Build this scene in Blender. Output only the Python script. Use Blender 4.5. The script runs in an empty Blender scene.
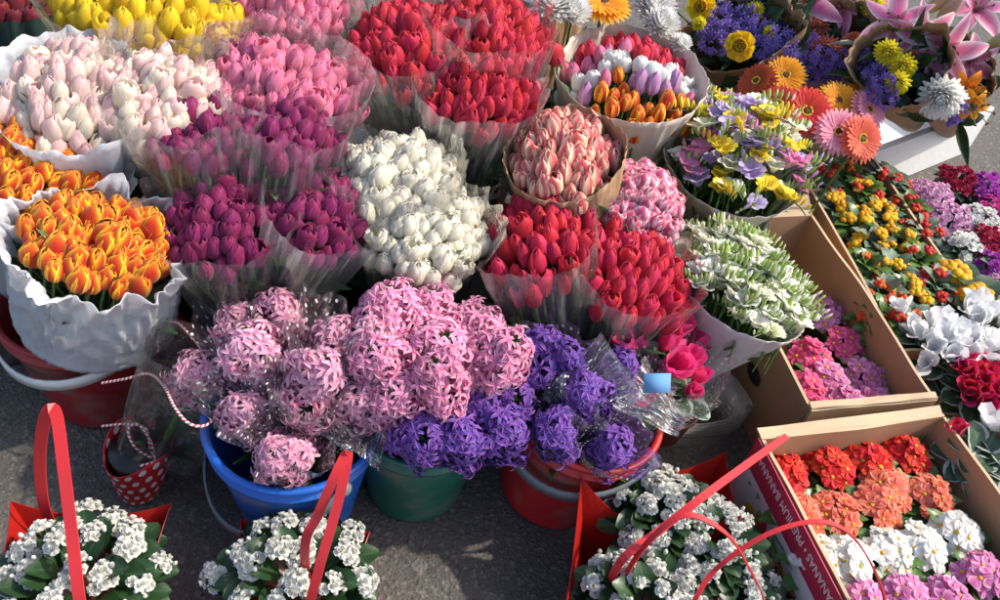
import bpy, math, random
import numpy as np
from mathutils import Vector, Matrix, noise
random.seed(7); rng = np.random.default_rng(7)
PI = math.pi
# ------------------------------------------------------------------ camera
CH = 1.35
pit, rol = math.radians(45), math.radians(11)
FW = Vector((0, math.cos(pit), -math.sin(pit)))
_r0 = Vector((1, 0, 0)); _u0 = Vector((0, math.sin(pit), math.cos(pit)))
CR = _r0*math.cos(rol) + _u0*math.sin(rol)
CU = -_r0*math.sin(rol) + _u0*math.cos(rol)
sc = bpy.context.scene
cam = bpy.data.cameras.new('camera'); camo = bpy.data.objects.new('camera', cam)
sc.collection.objects.link(camo); sc.camera = camo
cam.sensor_width = 36; cam.lens = 36*0.85; cam.clip_start = .02; cam.clip_end = 500
m3 = Matrix((CR, CU, -FW)).transposed()
camo.matrix_world = Matrix.Translation((0, 0, CH)) @ m3.to_4x4()
def at(px, py, z):
    d = FW + CR*((px-500)/850) + CU*((300-py)/850)
    return Vector((0, 0, CH)) + d*((z-CH)/d.z)
def ppm(P):
    return 850/((Vector(P)-Vector((0, 0, CH))).dot(FW))
# ------------------------------------------------------------------ light
SUN_EL, SUN_AZ = math.radians(46), math.radians(78)      # azimuth clockwise from +Y
sd = Vector((math.sin(SUN_AZ)*math.cos(SUN_EL), math.cos(SUN_AZ)*math.cos(SUN_EL), math.sin(SUN_EL)))
w = bpy.data.worlds.new('World'); sc.world = w; w.use_nodes = True
nt = w.node_tree; sky = nt.nodes.new('ShaderNodeTexSky'); sky.sky_type = 'NISHITA'
sky.sun_disc = False; sky.sun_elevation = SUN_EL; sky.sun_rotation = SUN_AZ; sky.dust_density = 3.0; sky.air_density = 1.0
bg = nt.nodes['Background']; bg.inputs[1].default_value = .15; nt.links.new(sky.outputs[0], bg.inputs[0])
sl = bpy.data.lights.new('sun', 'SUN'); sl.energy = 2.65; sl.angle = math.radians(1.2); sl.color = (1, .92, .79)
so = bpy.data.objects.new('sun', sl); sc.collection.objects.link(so)
so.rotation_euler = sd.to_track_quat('Z', 'Y').to_euler()
sc.view_settings.view_transform = 'Standard'; sc.view_settings.look = 'None'
sc.view_settings.exposure = 0.82; sc.view_settings.gamma = 1
cy = sc.cycles
cy.max_bounces = 7; cy.diffuse_bounces = 3; cy.glossy_bounces = 2; cy.transmission_bounces = 3; cy.transparent_max_bounces = 24
cy.caustics_reflective = False; cy.caustics_refractive = False; cy.use_denoising = True
# ------------------------------------------------------------------ mesh builder
class MB:
    def __init__(s): s.V = []; s.A = []; s.F = []; s.M = []; s.n = 0
    def add(s, V, F, A=None, mat=0):
        V = np.asarray(V, float).reshape(-1, 3); k = len(V)
        if A is None: A = np.zeros((k, 3))
        s.V.append(V); s.A.append(np.asarray(A, float)); F = np.asarray(F, int)
        s.F.append(F + s.n); s.M.append(np.full(len(F), mat) if np.isscalar(mat) else np.asarray(mat)); s.n += k
    def put(s, t, M=None, loc=(0, 0, 0), sc_=1.0, mat=None, rnd=None):
        V, F, A, Mi = t; V = V*sc_
        if M is not None: V = V @ np.asarray(M).T
        V = V + np.asarray(loc, float)
        if rnd is not None: A = A.copy(); A[:, 2] = rnd
        s.add(V, F, A, Mi if mat is None else mat)
    def tmpl(s):
        return np.concatenate(s.V), np.concatenate(s.F), np.concatenate(s.A), np.concatenate(s.M)
    def mesh(s, name, mats, smooth=True):
        V, F, A, Mi = s.tmpl()
        me = bpy.data.meshes.new(name)
        tri = F[:, 2] == F[:, 3]
        nl = len(F)*4 - int(tri.sum())
        me.vertices.add(len(V)); me.vertices.foreach_set('co', V.astype(np.float32).ravel())
        cnt = np.where(tri, 3, 4); st = np.concatenate(([0], np.cumsum(cnt)[:-1]))
        mask = np.ones_like(F, bool); mask[tri, 3] = False
        me.loops.add(nl); me.loops.foreach_set('vertex_index', F[mask].astype(np.int32))
        me.polygons.add(len(F)); me.polygons.foreach_set('loop_start', st.astype(np.int32))
        me.polygons.foreach_set('material_index', Mi.astype(np.int32))
        me.update(calc_edges=True)
        me.polygons.foreach_set('use_smooth', np.full(len(F), smooth))
        at_ = me.attributes.new('pt', 'FLOAT_COLOR', 'POINT')
        at_.data.foreach_set('color', np.concatenate((A, np.ones((len(A), 1))), 1).astype(np.float32).ravel())
        for m in (mats if isinstance(mats, (list, tuple)) else [mats]): me.materials.append(m)
        me.validate(); return me
COL = sc.collection
def link(name, me, parent=None, loc=(0, 0, 0), rot=None, s=1.0):
    o = bpy.data.objects.new(name, me); COL.objects.link(o)
    if parent: o.parent = parent
    o.location = loc
    if rot is not None: o.rotation_mode = 'QUATERNION'; o.rotation_quaternion = rot
    o.scale = (s, s, s) if np.isscalar(s) else s
    return o
def tag(o, label, cat, group=None, kind=None):
    if label: o['label'] = label
    if cat: o['category'] = cat
    if group: o['group'] = group
    if kind: o['kind'] = kind
    return o
def thing(name, label, cat, loc, group=None):
    return tag(link(name, None, None, loc), label, cat, group)
def Rz(a): c, s = math.cos(a), math.sin(a); return np.array([[c, -s, 0], [s, c, 0], [0, 0, 1.]])
def Ry(a): c, s = math.cos(a), math.sin(a); return np.array([[c, 0, s], [0, 1., 0], [-s, 0, c]])
def Rx(a): c, s = math.cos(a), math.sin(a); return np.array([[1., 0, 0], [0, c, -s], [0, s, c]])
def frame(d, spin=0.0):
    """matrix whose z axis is d"""
    d = np.asarray(d, float); d = d/np.linalg.norm(d)
    a = np.array([0, 0, 1.]) if abs(d[2]) < .95 else np.array([1., 0, 0])
    x = np.cross(a, d); x /= np.linalg.norm(x); y = np.cross(d, x)
    return np.stack((x, y, d), 1) @ Rz(spin)
def quat(d, spin=0.0): return Matrix(frame(d, spin).tolist()).to_quaternion()
def grid_faces(nu, nv, wrap=False):
    F = []
    w_ = nv if wrap else nv+1
    for i in range(nu):
        for j in range(nv):
            a = i*w_+j; b = i*w_+(j+1) % w_ if wrap else a+1
            F.append((a, b, b+w_, a+w_))
    return F
# ------------------------------------------------------------------ templates
def petal(L, W, a0, a1, cup=.2, nu=4, nv=2, prof=None, ruffle=0., rnd=0., tw=0.):
    """grows from the origin along +x, elevation angle a0 at base to a1 at tip"""
    prof = prof or (lambda t: math.sin(PI*min(1, .12+.88*t)**1.0)**.7 if t < .999 else .0)
    V = []; A = []; x = z = 0.
    for i in range(nu+1):
        t = i/nu; a = a0+(a1-a0)*t
        if i: x += math.cos(a)*L/nu; z += math.sin(a)*L/nu
        wd = W*prof(t)/2
        for j in range(nv+1):
            s = -1+2*j/nv
            h = cup*wd*s*s
            rf = ruffle*wd*math.sin(j*2.7+i*1.9+rnd*40)*abs(s)*t
            V.append((x-math.sin(a)*(h+rf), s*wd, z+math.cos(a)*(h+rf)+tw*s*wd)); A.append((t, abs(s), rnd))
    return np.array(V), np.array(grid_faces(nu, nv)), np.array(A), np.zeros(nu*nv, int)
P_ROUND = lambda t: [.25, .75, 1., .95, .62][min(4, int(t*4+.5))]
P_HEART = lambda t: [.18, .55, .92, 1., .8][min(4, int(t*4+.5))]
P_LONG = lambda t: [.5, .9, 1., .85, .15][min(4, int(t*4+.5))]
P_LEAF = lambda t: max(.02, math.sin(PI*(.04+.94*t**.85)))
def tube(pts, rad, n=6, cap=True):
    pts = [np.asarray(p, float) for p in pts]; m = len(pts); V = []; A = []
    ref = None; acc = 0
    for i, p in enumerate(pts):
        d = pts[min(i+1, m-1)]-pts[max(i-1, 0)]; d = d/(np.linalg.norm(d)+1e-9)
        if i: acc += np.linalg.norm(p-pts[i-1])
        if ref is None: ref = np.array([0, 0, 1.]) if abs(d[2]) < .9 else np.array([1., 0, 0])
        x = np.cross(ref, d); x /= (np.linalg.norm(x)+1e-9); y = np.cross(d, x); ref = y*1.0
        ref = np.cross(d, x)
        r = rad[i] if hasattr(rad, '__len__') and len(rad) == m else rad
        rx, ry = (r if isinstance(r, (tuple, list)) else (r, r))
        for k in range(n):
            a = 2*PI*k/n
            V.append(p+x*math.cos(a)*rx+y*math.sin(a)*ry); A.append((acc, k/n, 0))
    F = grid_faces(m-1, n, True)
    return np.array(V), np.array(F), np.array(A), np.zeros(len(F), int)
def smooth_path(pts, k=8):
    P = [np.asarray(p, float) for p in pts]; out = []
    Q = [2*P[0]-P[1]]+P+[2*P[-1]-P[-2]]
    for i in range(1, len(Q)-2):
        for j in range(k):
            t = j/k
            out.append(.5*((2*Q[i])+(-Q[i-1]+Q[i+1])*t+(2*Q[i-1]-5*Q[i]+4*Q[i+1]-Q[i+2])*t*t+(-Q[i-1]+3*Q[i]-3*Q[i+1]+Q[i+2])*t**3))
    out.append(P[-1]); return out
def strap(pts, wid, thick, side):
    """flat band along pts, its width along the vector side"""
    V = []; A = []; pts = [np.asarray(p, float) for p in pts]; side = np.asarray(side, float)
    for i, p in enumerate(pts):
        d = pts[min(i+1, len(pts)-1)]-pts[max(i-1, 0)]; d /= np.linalg.norm(d)+1e-9
        s = side-d*side.dot(d); s /= np.linalg.norm(s); n = np.cross(d, s)
        for a, b in ((-1, -1), (1, -1), (1, 1), (-1, 1)):
            V.append(p+s*a*wid/2+n*b*thick/2); A.append((i/len(pts), 0, 0))
    F = grid_faces(len(pts)-1, 4, True)
    return np.array(V), np.array(F), np.array(A), np.zeros(len(F), int)
def lathe(prof, n=48, jit=None):
    V = []; A = []
    for i, (r, z) in enumerate(prof):
        for k in range(n):
            a = 2*PI*k/n; V.append((r*math.cos(a), r*math.sin(a), z)); A.append((i/len(prof), k/n, 0))
    F = grid_faces(len(prof)-1, n, True)
    return np.array(V), np.array(F), np.array(A), np.zeros(len(F), int)
def ball(r, nu=5, nv=8, sx=1, sy=1, sz=1):
    V = []; A = []
    for i in range(nu+1):
        a = PI*i/nu
        for k in range(nv):
            b = 2*PI*k/nv; V.append((r*sx*math.sin(a)*math.cos(b), r*sy*math.sin(a)*math.sin(b), -r*sz*math.cos(a))); A.append((i/nu, .3, 0))
    F = grid_faces(nu, nv, True)
    return np.array(V), np.array(F), np.array(A), np.zeros(len(F), int)
def box(x0, x1, y0, y1, z0, z1):
    V = np.array([(x, y, z) for z in (z0, z1) for y in (y0, y1) for x in (x0, x1)])
    F = np.array([(0, 2, 3, 1), (4, 5, 7, 6), (0, 1, 5, 4), (2, 6, 7, 3), (0, 4, 6, 2), (1, 3, 7, 5)])
    return V, F, np.zeros((8, 3)), np.zeros(6, int)
U = random.uniform
def tulip_t(h=.062, R=.0178, opn=.3, ruf=0., layers=2):
    mb = MB()
    ks = [0, .14, .32, .52, .72, .86, .95, 1.]; o_ = opn-.3; rs = [.34, .80, 1.0, 1.03, .90+o_*.5, .68+o_*.75, .40+o_*.95, .13+o_]
    for lay in range(layers):
        for k in range(3):
            ph = k*2*PI/3+lay*PI/3+U(-.12, .12); rr = 1.0+.07*(1-lay)+U(-.03, .05); hh = h*(1+U(-.06, .05)-.03*lay)
            op = U(-.06, .06); V = []; A = []; nv = 6; rnd = random.random(); sk = U(-.2, .2)
            for i, t in enumerate(ks):
                dph = PI/3*1.22*(max(0., 1-t**5)**.6) if t < 1 else .06
                for j in range(nv+1):
                    s = -1+2*j/nv
                    r = R*(rs[i]+(op*t*t))*rr+.0016*s*s*(t > .1)-.0012*(1-abs(s))*math.cos(s*9)*0
                    r += ruf*R*math.sin(j*2.3+i*1.7+rnd*30)*t
                    z = hh*t-.07*h*s*s*t*t+ruf*h*.3*math.sin(j*3.1+rnd*20)*t*t
                    ridge = -.0009*math.exp(-(s/.22)**2)*t
                    a = ph+s*dph+sk*t
                    V.append(((r+ridge)*math.cos(a), (r+ridge)*math.sin(a), z)); A.append((t, abs(s), rnd))
            F = grid_faces(7, nv); mb.add(V, F, A)
    mb.put(tube([(0, 0, -.02), (0, 0, .004)], .0032, 6), mat=1)
    return mb
def rosette_t(R=.02, n=(5, 6, 7, 8), tilt=(1.45, 1.15, .8, .35), ruf=.1, wid=1.0, hgt=.5):
    mb = MB()
    for l, (k, tl) in enumerate(zip(n, tilt)):
        for i in range(k):
            L = R*(.55+.45*l/len(n))*U(.92, 1.08)
            p = petal(L, L*wid*U(.9, 1.15), tl-.25, tl+.25-.5*(l == len(n)-1), .45, 4, 4, P_HEART, ruf, random.random())
            mb.put(p, Rz(2*PI*(i+.5*(l % 2))/k+U(-.15, .15)), (0, 0, R*hgt*(1-l/len(n))*.25))
    return mb
def daisy_t(R=.045, n=24, layers=2, w=.2, core=.25, tilt=.15, droop=-.2):
    mb = MB()
    for l in range(layers):
        L = R*(1-.16*l)
        for i in range(n):
            p = petal(L*U(.93, 1.03), R*w, tilt+.22*l+U(-.06, .06), droop+.3*l, .3, 4, 2, P_LONG, 0, random.random())
            mb.put(p, Rz(2*PI*(i+.5*l)/n+U(-.03, .03)), (0, 0, .002*l))
    mb.put(ball(R*core, 5, 14, 1, 1, .45), None, (0, 0, .003), mat=1)
    for i in range(22):
        a = U(0, 2*PI); mb.put(ball(R*.05, 3, 5), None, (R*core*math.cos(a), R*core*math.sin(a), .006), mat=2)
    return mb
def pompon_t(R=.03, n=110, w=.26, L=.75):
    mb = MB()
    for i in range(n):
        t = (i+.5)/n; el = PI/2-1.75*t**.8; a = i*2.39996
        p = petal(R*L*U(.9, 1.1), R*w, 0, .5, .5, 3, 2, lambda t: [.6, 1, .9, .3][min(3, int(t*3+.5))], 0, random.random())
        d = np.array([math.cos(a)*math.cos(el), math.sin(a)*math.cos(el), math.sin(el)])
        M = Rz(a) @ Ry(-el)
        mb.put(p, M, d*R*.28)
    return mb
def prim_t(R=.015, n=6):
    mb = MB()
    for i in range(n):
        p = petal(R*U(.93, 1.05), R*1.15, .35, -.15+U(-.15, .1), .25, 4, 4, P_HEART, .12, random.random())
        mb.put(p, Rz(2*PI*i/n+U(-.08, .08)), (0, 0, U(0, .001)))
    mb.put(ball(R*.2, 4, 8, 1, 1, .5), None, (0, 0, .002), mat=1)
    return mb
def floret_t(R=.012, recurve=True):
    mb = MB()
    for i in range(6):
        p = petal(R*U(.85, 1.15), R*.30, .75+U(-.3, .3), -.8+U(-.6, .5), .5, 4, 2, P_LONG, 0, random.random())
        mb.put(p, Rz(2*PI*i/6+U(-.1, .1)), (0, 0, 0))
    mb.put(tube([(0, 0, -R*.8), (0, 0, R*.08)], [R*.13, R*.24], 5), mat=0)
    return mb
def hyacinth_t(R=.034, h=.11, n=52, fs=.0135, sprd=.9):
    mb = MB(); sd0 = U(0, 90); fl = [floret_t(fs).tmpl() for _ in range(5)]
    for i in range(n):
        t = (i+.5)/n; a = i*2.39996+U(-.2, .2)
        z = h*(1-t)**.85; rr = R*.66*(min(1, .25+math.sin(PI*min(1, .06+.62*t))))*(1+.85*noise.noise(Vector((math.cos(a)*1.3+sd0, math.sin(a)*1.3, z*28))))
        el = 1.35*(1-t)**2.2-.12
        d = np.array([math.cos(a)*math.cos(el), math.sin(a)*math.cos(el), math.sin(el)])
        mb.put(random.choice(fl), frame(d+np.array([U(-.2, .2) for _ in range(3)])*1.8, U(0, 6)), (rr*math.cos(a)*sprd*U(.85, 1.12), rr*math.sin(a)*sprd*U(.85, 1.12), z), U(.85, 1.12))
    mb.put(tube([(0, 0, -.10), (0, 0, h)], .006, 6), mat=1)
    return mb
def cyclamen_t(L=.038):
    mb = MB()
    for i in range(5):
        p = petal(L*U(.9, 1.1), L*.62, 1.0+U(-.1, .2), 1.3+U(-.45, .35), .3, 4, 4, P_ROUND, .22, random.random())
        mb.put(p, Rz(2*PI*i/5+U(-.25, .25)), (0, 0, 0))
    mb.put(tube([(0, 0, -.05), (.004, 0, -.01), (0, 0, .002)], .0018, 5), mat=1)
    return mb
def pouch_t(R=.011):
    mb = MB()
    for i in range(7):
        a = i*2.4; r = R*1.1*math.sqrt(i/7)
        mb.put(ball(R*U(.75, 1.0), 6, 9, 1.15, .95, .72), frame((U(-.5, .5), U(-.5, .5), 1), U(0, 6)), (r*math.cos(a)*1.3, r*math.sin(a)*1.3, -r*.5+U(0, .004)), rnd=random.random())
    return mb
def lily_t(L=.085, W=.034):
    mb = MB()
    for i in range(6):
        w_ = W*(1 if i % 2 else .72)
        p = petal(L*U(.95, 1.05), w_, 1.05, -.75+U(-.2, .2), .3, 8, 4, lambda t: max(.05, math.sin(PI*(.1+.87*t**.9))), .06, random.random())
        mb.put(p, Rz(2*PI*i/6), (0, 0, 0))
    for i in range(6):
        a = 2*PI*i/6+.3
        mb.put(tube([(0, 0, .0), (.010*math.cos(a), .010*math.sin(a), .04), (.02*math.cos(a), .02*math.sin(a), .062)], .0009, 4), mat=1)
        mb.put(ball(.004, 4, 6, 1, .5, .5), frame((math.cos(a), math.sin(a), .5)), (.02*math.cos(a), .02*math.sin(a), .063), mat=2)
    return mb
def bud_t(L=.06, R=.009):
    mb = MB(); V = []; A = []; n = 8
    for i in range(9):
        t = i/8; r = R*math.sin(PI*(.08+.88*t))**.8*(1+.15*t)
        for k in range(n):
            a = 2*PI*k/n; rr = r*(1+.1*math.cos(3*a)); V.append((rr*math.cos(a), rr*math.sin(a), L*t)); A.append((t, .2, .5))
    mb.add(V, grid_faces(8, n, True), A); return mb
def freesia_t(nb=7, opened=2, S=1.0, green=.5):
    """a comb of buds on an arching stem with one or two open trumpets"""
    mb = MB(); b = bud_t(.026*S, .0038*S).tmpl()
    pts = [(0, 0, -.07), (0, 0, -.02)]+[(x*S, 0, z*S) for x, z in ((.004, .012), (.018, .026), (.038, .030), (.058, .026))]
    mb.put(tube(smooth_path(pts, 4), .0013, 5), mat=1)
    fl = MB()
    for i in range(6):
        p = petal(.026*S, .018*S, 1.25, .25+U(-.1, .2), .35, 5, 2, P_ROUND, .05, random.random())
        fl.put(p, Rz(2*PI*i/6), (0, 0, 0))
    fl = fl.tmpl()
    for i in range(nb):
        t = i/(nb-1); x = (.0+.06*t)*S; z = (.01+.022*math.sin(PI*min(1, t*1.1)*.6))*S
        sc_ = 1.1-.65*t; d = (.35*t+U(-.1, .1), U(-.25, .25), 1)
        if i < opened: mb.put(fl, frame(d, U(0, 1)), (x, U(-.006, .006), z+.006), 1.0*U(.9, 1.1))
        else: mb.put(b, frame(d), (x, 0, z), sc_, mat=(0 if random.random() > green else 2))
    return mb
def leaf_t(L=.05, W=.04, a0=.5, a1=-.3, cup=.25, ruf=.08, nu=6, nv=4, prof=P_LEAF):
    mb = MB(); mb.put(petal(L, W, a0, a1, cup, nu, nv, prof, ruf, random.random())); return mb
def sun_disc(n, jit=.25):
    out = []
    for i in range(n):
        r = math.sqrt((i+.5)/n); a = i*2.39996+.3
        out.append((r*math.cos(a)+U(-jit, jit)/math.sqrt(n), r*math.sin(a)+U(-jit, jit)/math.sqrt(n)))
    return out
def statice_t():
    mb = MB(); fl = [floret_t(.009).tmpl() for _ in range(3)]
    for i in range(60):
        a = U(0, 6.28); r = .036*math.sqrt(random.random()); mb.put(random.choice(fl), frame((U(-.6, .6), U(-.6, .6), 1), U(0, 6)), (r*math.cos(a), r*math.sin(a), U(-.018, .012)))
    mb.put(tube([(0, 0, -.06), (0, 0, 0)], .003, 5), mat=1); return mb
# ------------------------------------------------------------------ materials
def newmat(name):
    m = bpy.data.materials.new(name); m.use_nodes = True
    return m, m.node_tree.nodes, m.node_tree.links, m.node_tree.nodes['Principled BSDF']
def rgba(c): return (c[0], c[1], c[2], 1)
def mixc(N, Lk, f, a, b, mode='MIX'):
    n = N.new('ShaderNodeMix'); n.data_type = 'RGBA'; n.blend_type = mode
    for sock, v in ((n.inputs[0], f), (n.inputs[6], a), (n.inputs[7], b)):
        if hasattr(v, 'is_output'): Lk.new(v, sock)
        elif isinstance(v, (int, float)): sock.default_value = v
        else: sock.default_value = rgba(v)
    return n.outputs[2]
def math_(N, Lk, op, a, b=0., c=0., clamp=False):
    n = N.new('ShaderNodeMath'); n.operation = op; n.use_clamp = clamp
    for i, v in enumerate((a, b, c)):
        if hasattr(v, 'is_output'): Lk.new(v, n.inputs[i])
        else: n.inputs[i].default_value = v
    return n.outputs[0]
def petal_mat(name, base, tip=None, edge=None, edge_amt=0., rough=.55, trans=.38, var=.12, hue=.02, edge_pow=2.0, tip_pow=1., stripe=0, streak=.25):
    """colour runs base -> tip along each petal, with its own edge colour, and varies from flower to flower"""
    m, N, Lk, P = newmat(name)
    tip = tip or base
    at_ = N.new('ShaderNodeAttribute'); at_.attribute_name = 'pt'
    sep = N.new('ShaderNodeSeparateColor'); Lk.new(at_.outputs['Color'], sep.inputs[0])
    c = mixc(N, Lk, math_(N, Lk, 'POWER', sep.outputs[0], tip_pow), base, tip)
    if edge:
        e = math_(N, Lk, 'POWER', sep.outputs[1], edge_pow)
        e2 = math_(N, Lk, 'MULTIPLY', e, math_(N, Lk, 'MULTIPLY_ADD', sep.outputs[0], .6, .5))
        oi0 = N.new('ShaderNodeObjectInfo')
        e3 = math_(N, Lk, 'MULTIPLY', e2, math_(N, Lk, 'MULTIPLY_ADD', oi0.outputs['Random'], edge_amt*.6, edge_amt*.7), clamp=True)
        c = mixc(N, Lk, e3, c, edge)
    # fine veins along the petal
    tc = N.new('ShaderNodeTexCoord'); mp = N.new('ShaderNodeMapping'); mp.inputs['Scale'].default_value = (420, 420, 40)
    Lk.new(tc.outputs['Object'], mp.inputs[0]); nz = N.new('ShaderNodeTexNoise'); nz.inputs['Scale'].default_value = 1.; nz.inputs['Detail'].default_value = 2
    Lk.new(mp.outputs[0], nz.inputs['Vector'])
    oi = N.new('ShaderNodeObjectInfo')
    hs = N.new('ShaderNodeHueSaturation')
    r2 = math_(N, Lk, 'FRACT', math_(N, Lk, 'MULTIPLY_ADD', oi.outputs['Random'], 7.31, sep.outputs[2]))
    Lk.new(math_(N, Lk, 'MULTIPLY_ADD', r2, 2*hue, .5-hue), hs.inputs['Hue'])
    v = math_(N, Lk, 'MULTIPLY_ADD', oi.outputs['Random'], 2*var, 1-var)
    v = math_(N, Lk, 'MULTIPLY', v, math_(N, Lk, 'MULTIPLY_ADD', nz.outputs[0], streak*2, 1-streak))
    Lk.new(v, hs.inputs['Value']); hs.inputs['Saturation'].default_value = 1
    Lk.new(c, hs.inputs['Color']); col = hs.outputs[0]
    Lk.new(col, P.inputs['Base Color']); P.inputs['Roughness'].default_value = rough
    P.inputs['Specular IOR Level'].default_value = .28
    P.inputs['Sheen Weight'].default_value = .15
    tr = N.new('ShaderNodeBsdfTranslucent'); Lk.new(col, tr.inputs[0])
    mx = N.new('ShaderNodeMixShader'); mx.inputs[0].default_value = trans
    Lk.new(P.outputs[0], mx.inputs[1]); Lk.new(tr.outputs[0], mx.inputs[2])
    Lk.new(mx.outputs[0], N['Material Output'].inputs[0]); return m
def leaf_mat(name, a, b, edge=None, rough=.35, trans=.2, edge_lo=.7):
    m, N, Lk, P = newmat(name)
    at_ = N.new('ShaderNodeAttribute'); at_.attribute_name = 'pt'
    sep = N.new('ShaderNodeSeparateColor'); Lk.new(at_.outputs['Color'], sep.inputs[0])
    tc = N.new('ShaderNodeTexCoord'); nz = N.new('ShaderNodeTexNoise'); nz.inputs['Scale'].default_value = 60; nz.inputs['Detail'].default_value = 3
    Lk.new(tc.outputs['Object'], nz.inputs['Vector'])
    f = math_(N, Lk, 'ADD', math_(N, Lk, 'MULTIPLY', sep.outputs[2], .6), math_(N, Lk, 'MULTIPLY_ADD', nz.outputs[0], 1.2, -.35), clamp=True)
    c = mixc(N, Lk, f, a, b)
    rib = math_(N, Lk, 'LESS_THAN', sep.outputs[1], .1)
    c = mixc(N, Lk, math_(N, Lk, 'MULTIPLY', rib, .25), c, [min(1, x*2.2+.02) for x in b])
    if edge:
        g = math_(N, Lk, 'ADD', sep.outputs[1], math_(N, Lk, 'MULTIPLY_ADD', nz.outputs[0], .5, -.25))
        g = math_(N, Lk, 'GREATER_THAN', g, edge_lo); c = mixc(N, Lk, math_(N, Lk, 'MULTIPLY', g, .8), c, edge)
    Lk.new(c, P.inputs['Base Color']); P.inputs['Roughness'].default_value = rough
    tr = N.new('ShaderNodeBsdfTranslucent'); Lk.new(mixc(N, Lk, .5, c, [x*1.5 for x in b]), tr.inputs[0])
    mx = N.new('ShaderNodeMixShader'); mx.inputs[0].default_value = trans
    Lk.new(P.outputs[0], mx.inputs[1]); Lk.new(tr.outputs[0], mx.inputs[2])
    Lk.new(mx.outputs[0], N['Material Output'].inputs[0]); return m
def plain(name, col, rough=.5, scale=30, var=.12, bump=.0, bscale=80, spec=.5, metal=0., trans=0.):
    m, N, Lk, P = newmat(name)
    tc = N.new('ShaderNodeTexCoord'); nz = N.new('ShaderNodeTexNoise'); nz.inputs['Scale'].default_value = scale; nz.inputs['Detail'].default_value = 4
    Lk.new(tc.outputs['Object'], nz.inputs['Vector'])
    c = mixc(N, Lk, math_(N, Lk, 'MULTIPLY_ADD', nz.outputs[0], 2.2, -.6, clamp=True), [x*(1-var) for x in col], [min(1, x*(1+var)) for x in col])
    Lk.new(c, P.inputs['Base Color']); P.inputs['Roughness'].default_value = rough; P.inputs['Specular IOR Level'].default_value = spec; P.inputs['Metallic'].default_value = metal
    if bump:
        n2 = N.new('ShaderNodeTexNoise'); n2.inputs['Scale'].default_value = bscale; Lk.new(tc.outputs['Object'], n2.inputs['Vector'])
        b = N.new('ShaderNodeBump'); b.inputs['Strength'].default_value = bump; b.inputs['Distance'].default_value = .004; Lk.new(n2.outputs[0], b.inputs['Height']); Lk.new(b.outputs[0], P.inputs['Normal'])
    if trans:
        tr = N.new('ShaderNodeBsdfTranslucent'); Lk.new(c, tr.inputs[0]); mx = N.new('ShaderNodeMixShader'); mx.inputs[0].default_value = trans
        Lk.new(P.outputs[0], mx.inputs[1]); Lk.new(tr.outputs[0], mx.inputs[2]); Lk.new(mx.outputs[0], N['Material Output'].inputs[0])
    return m
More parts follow.
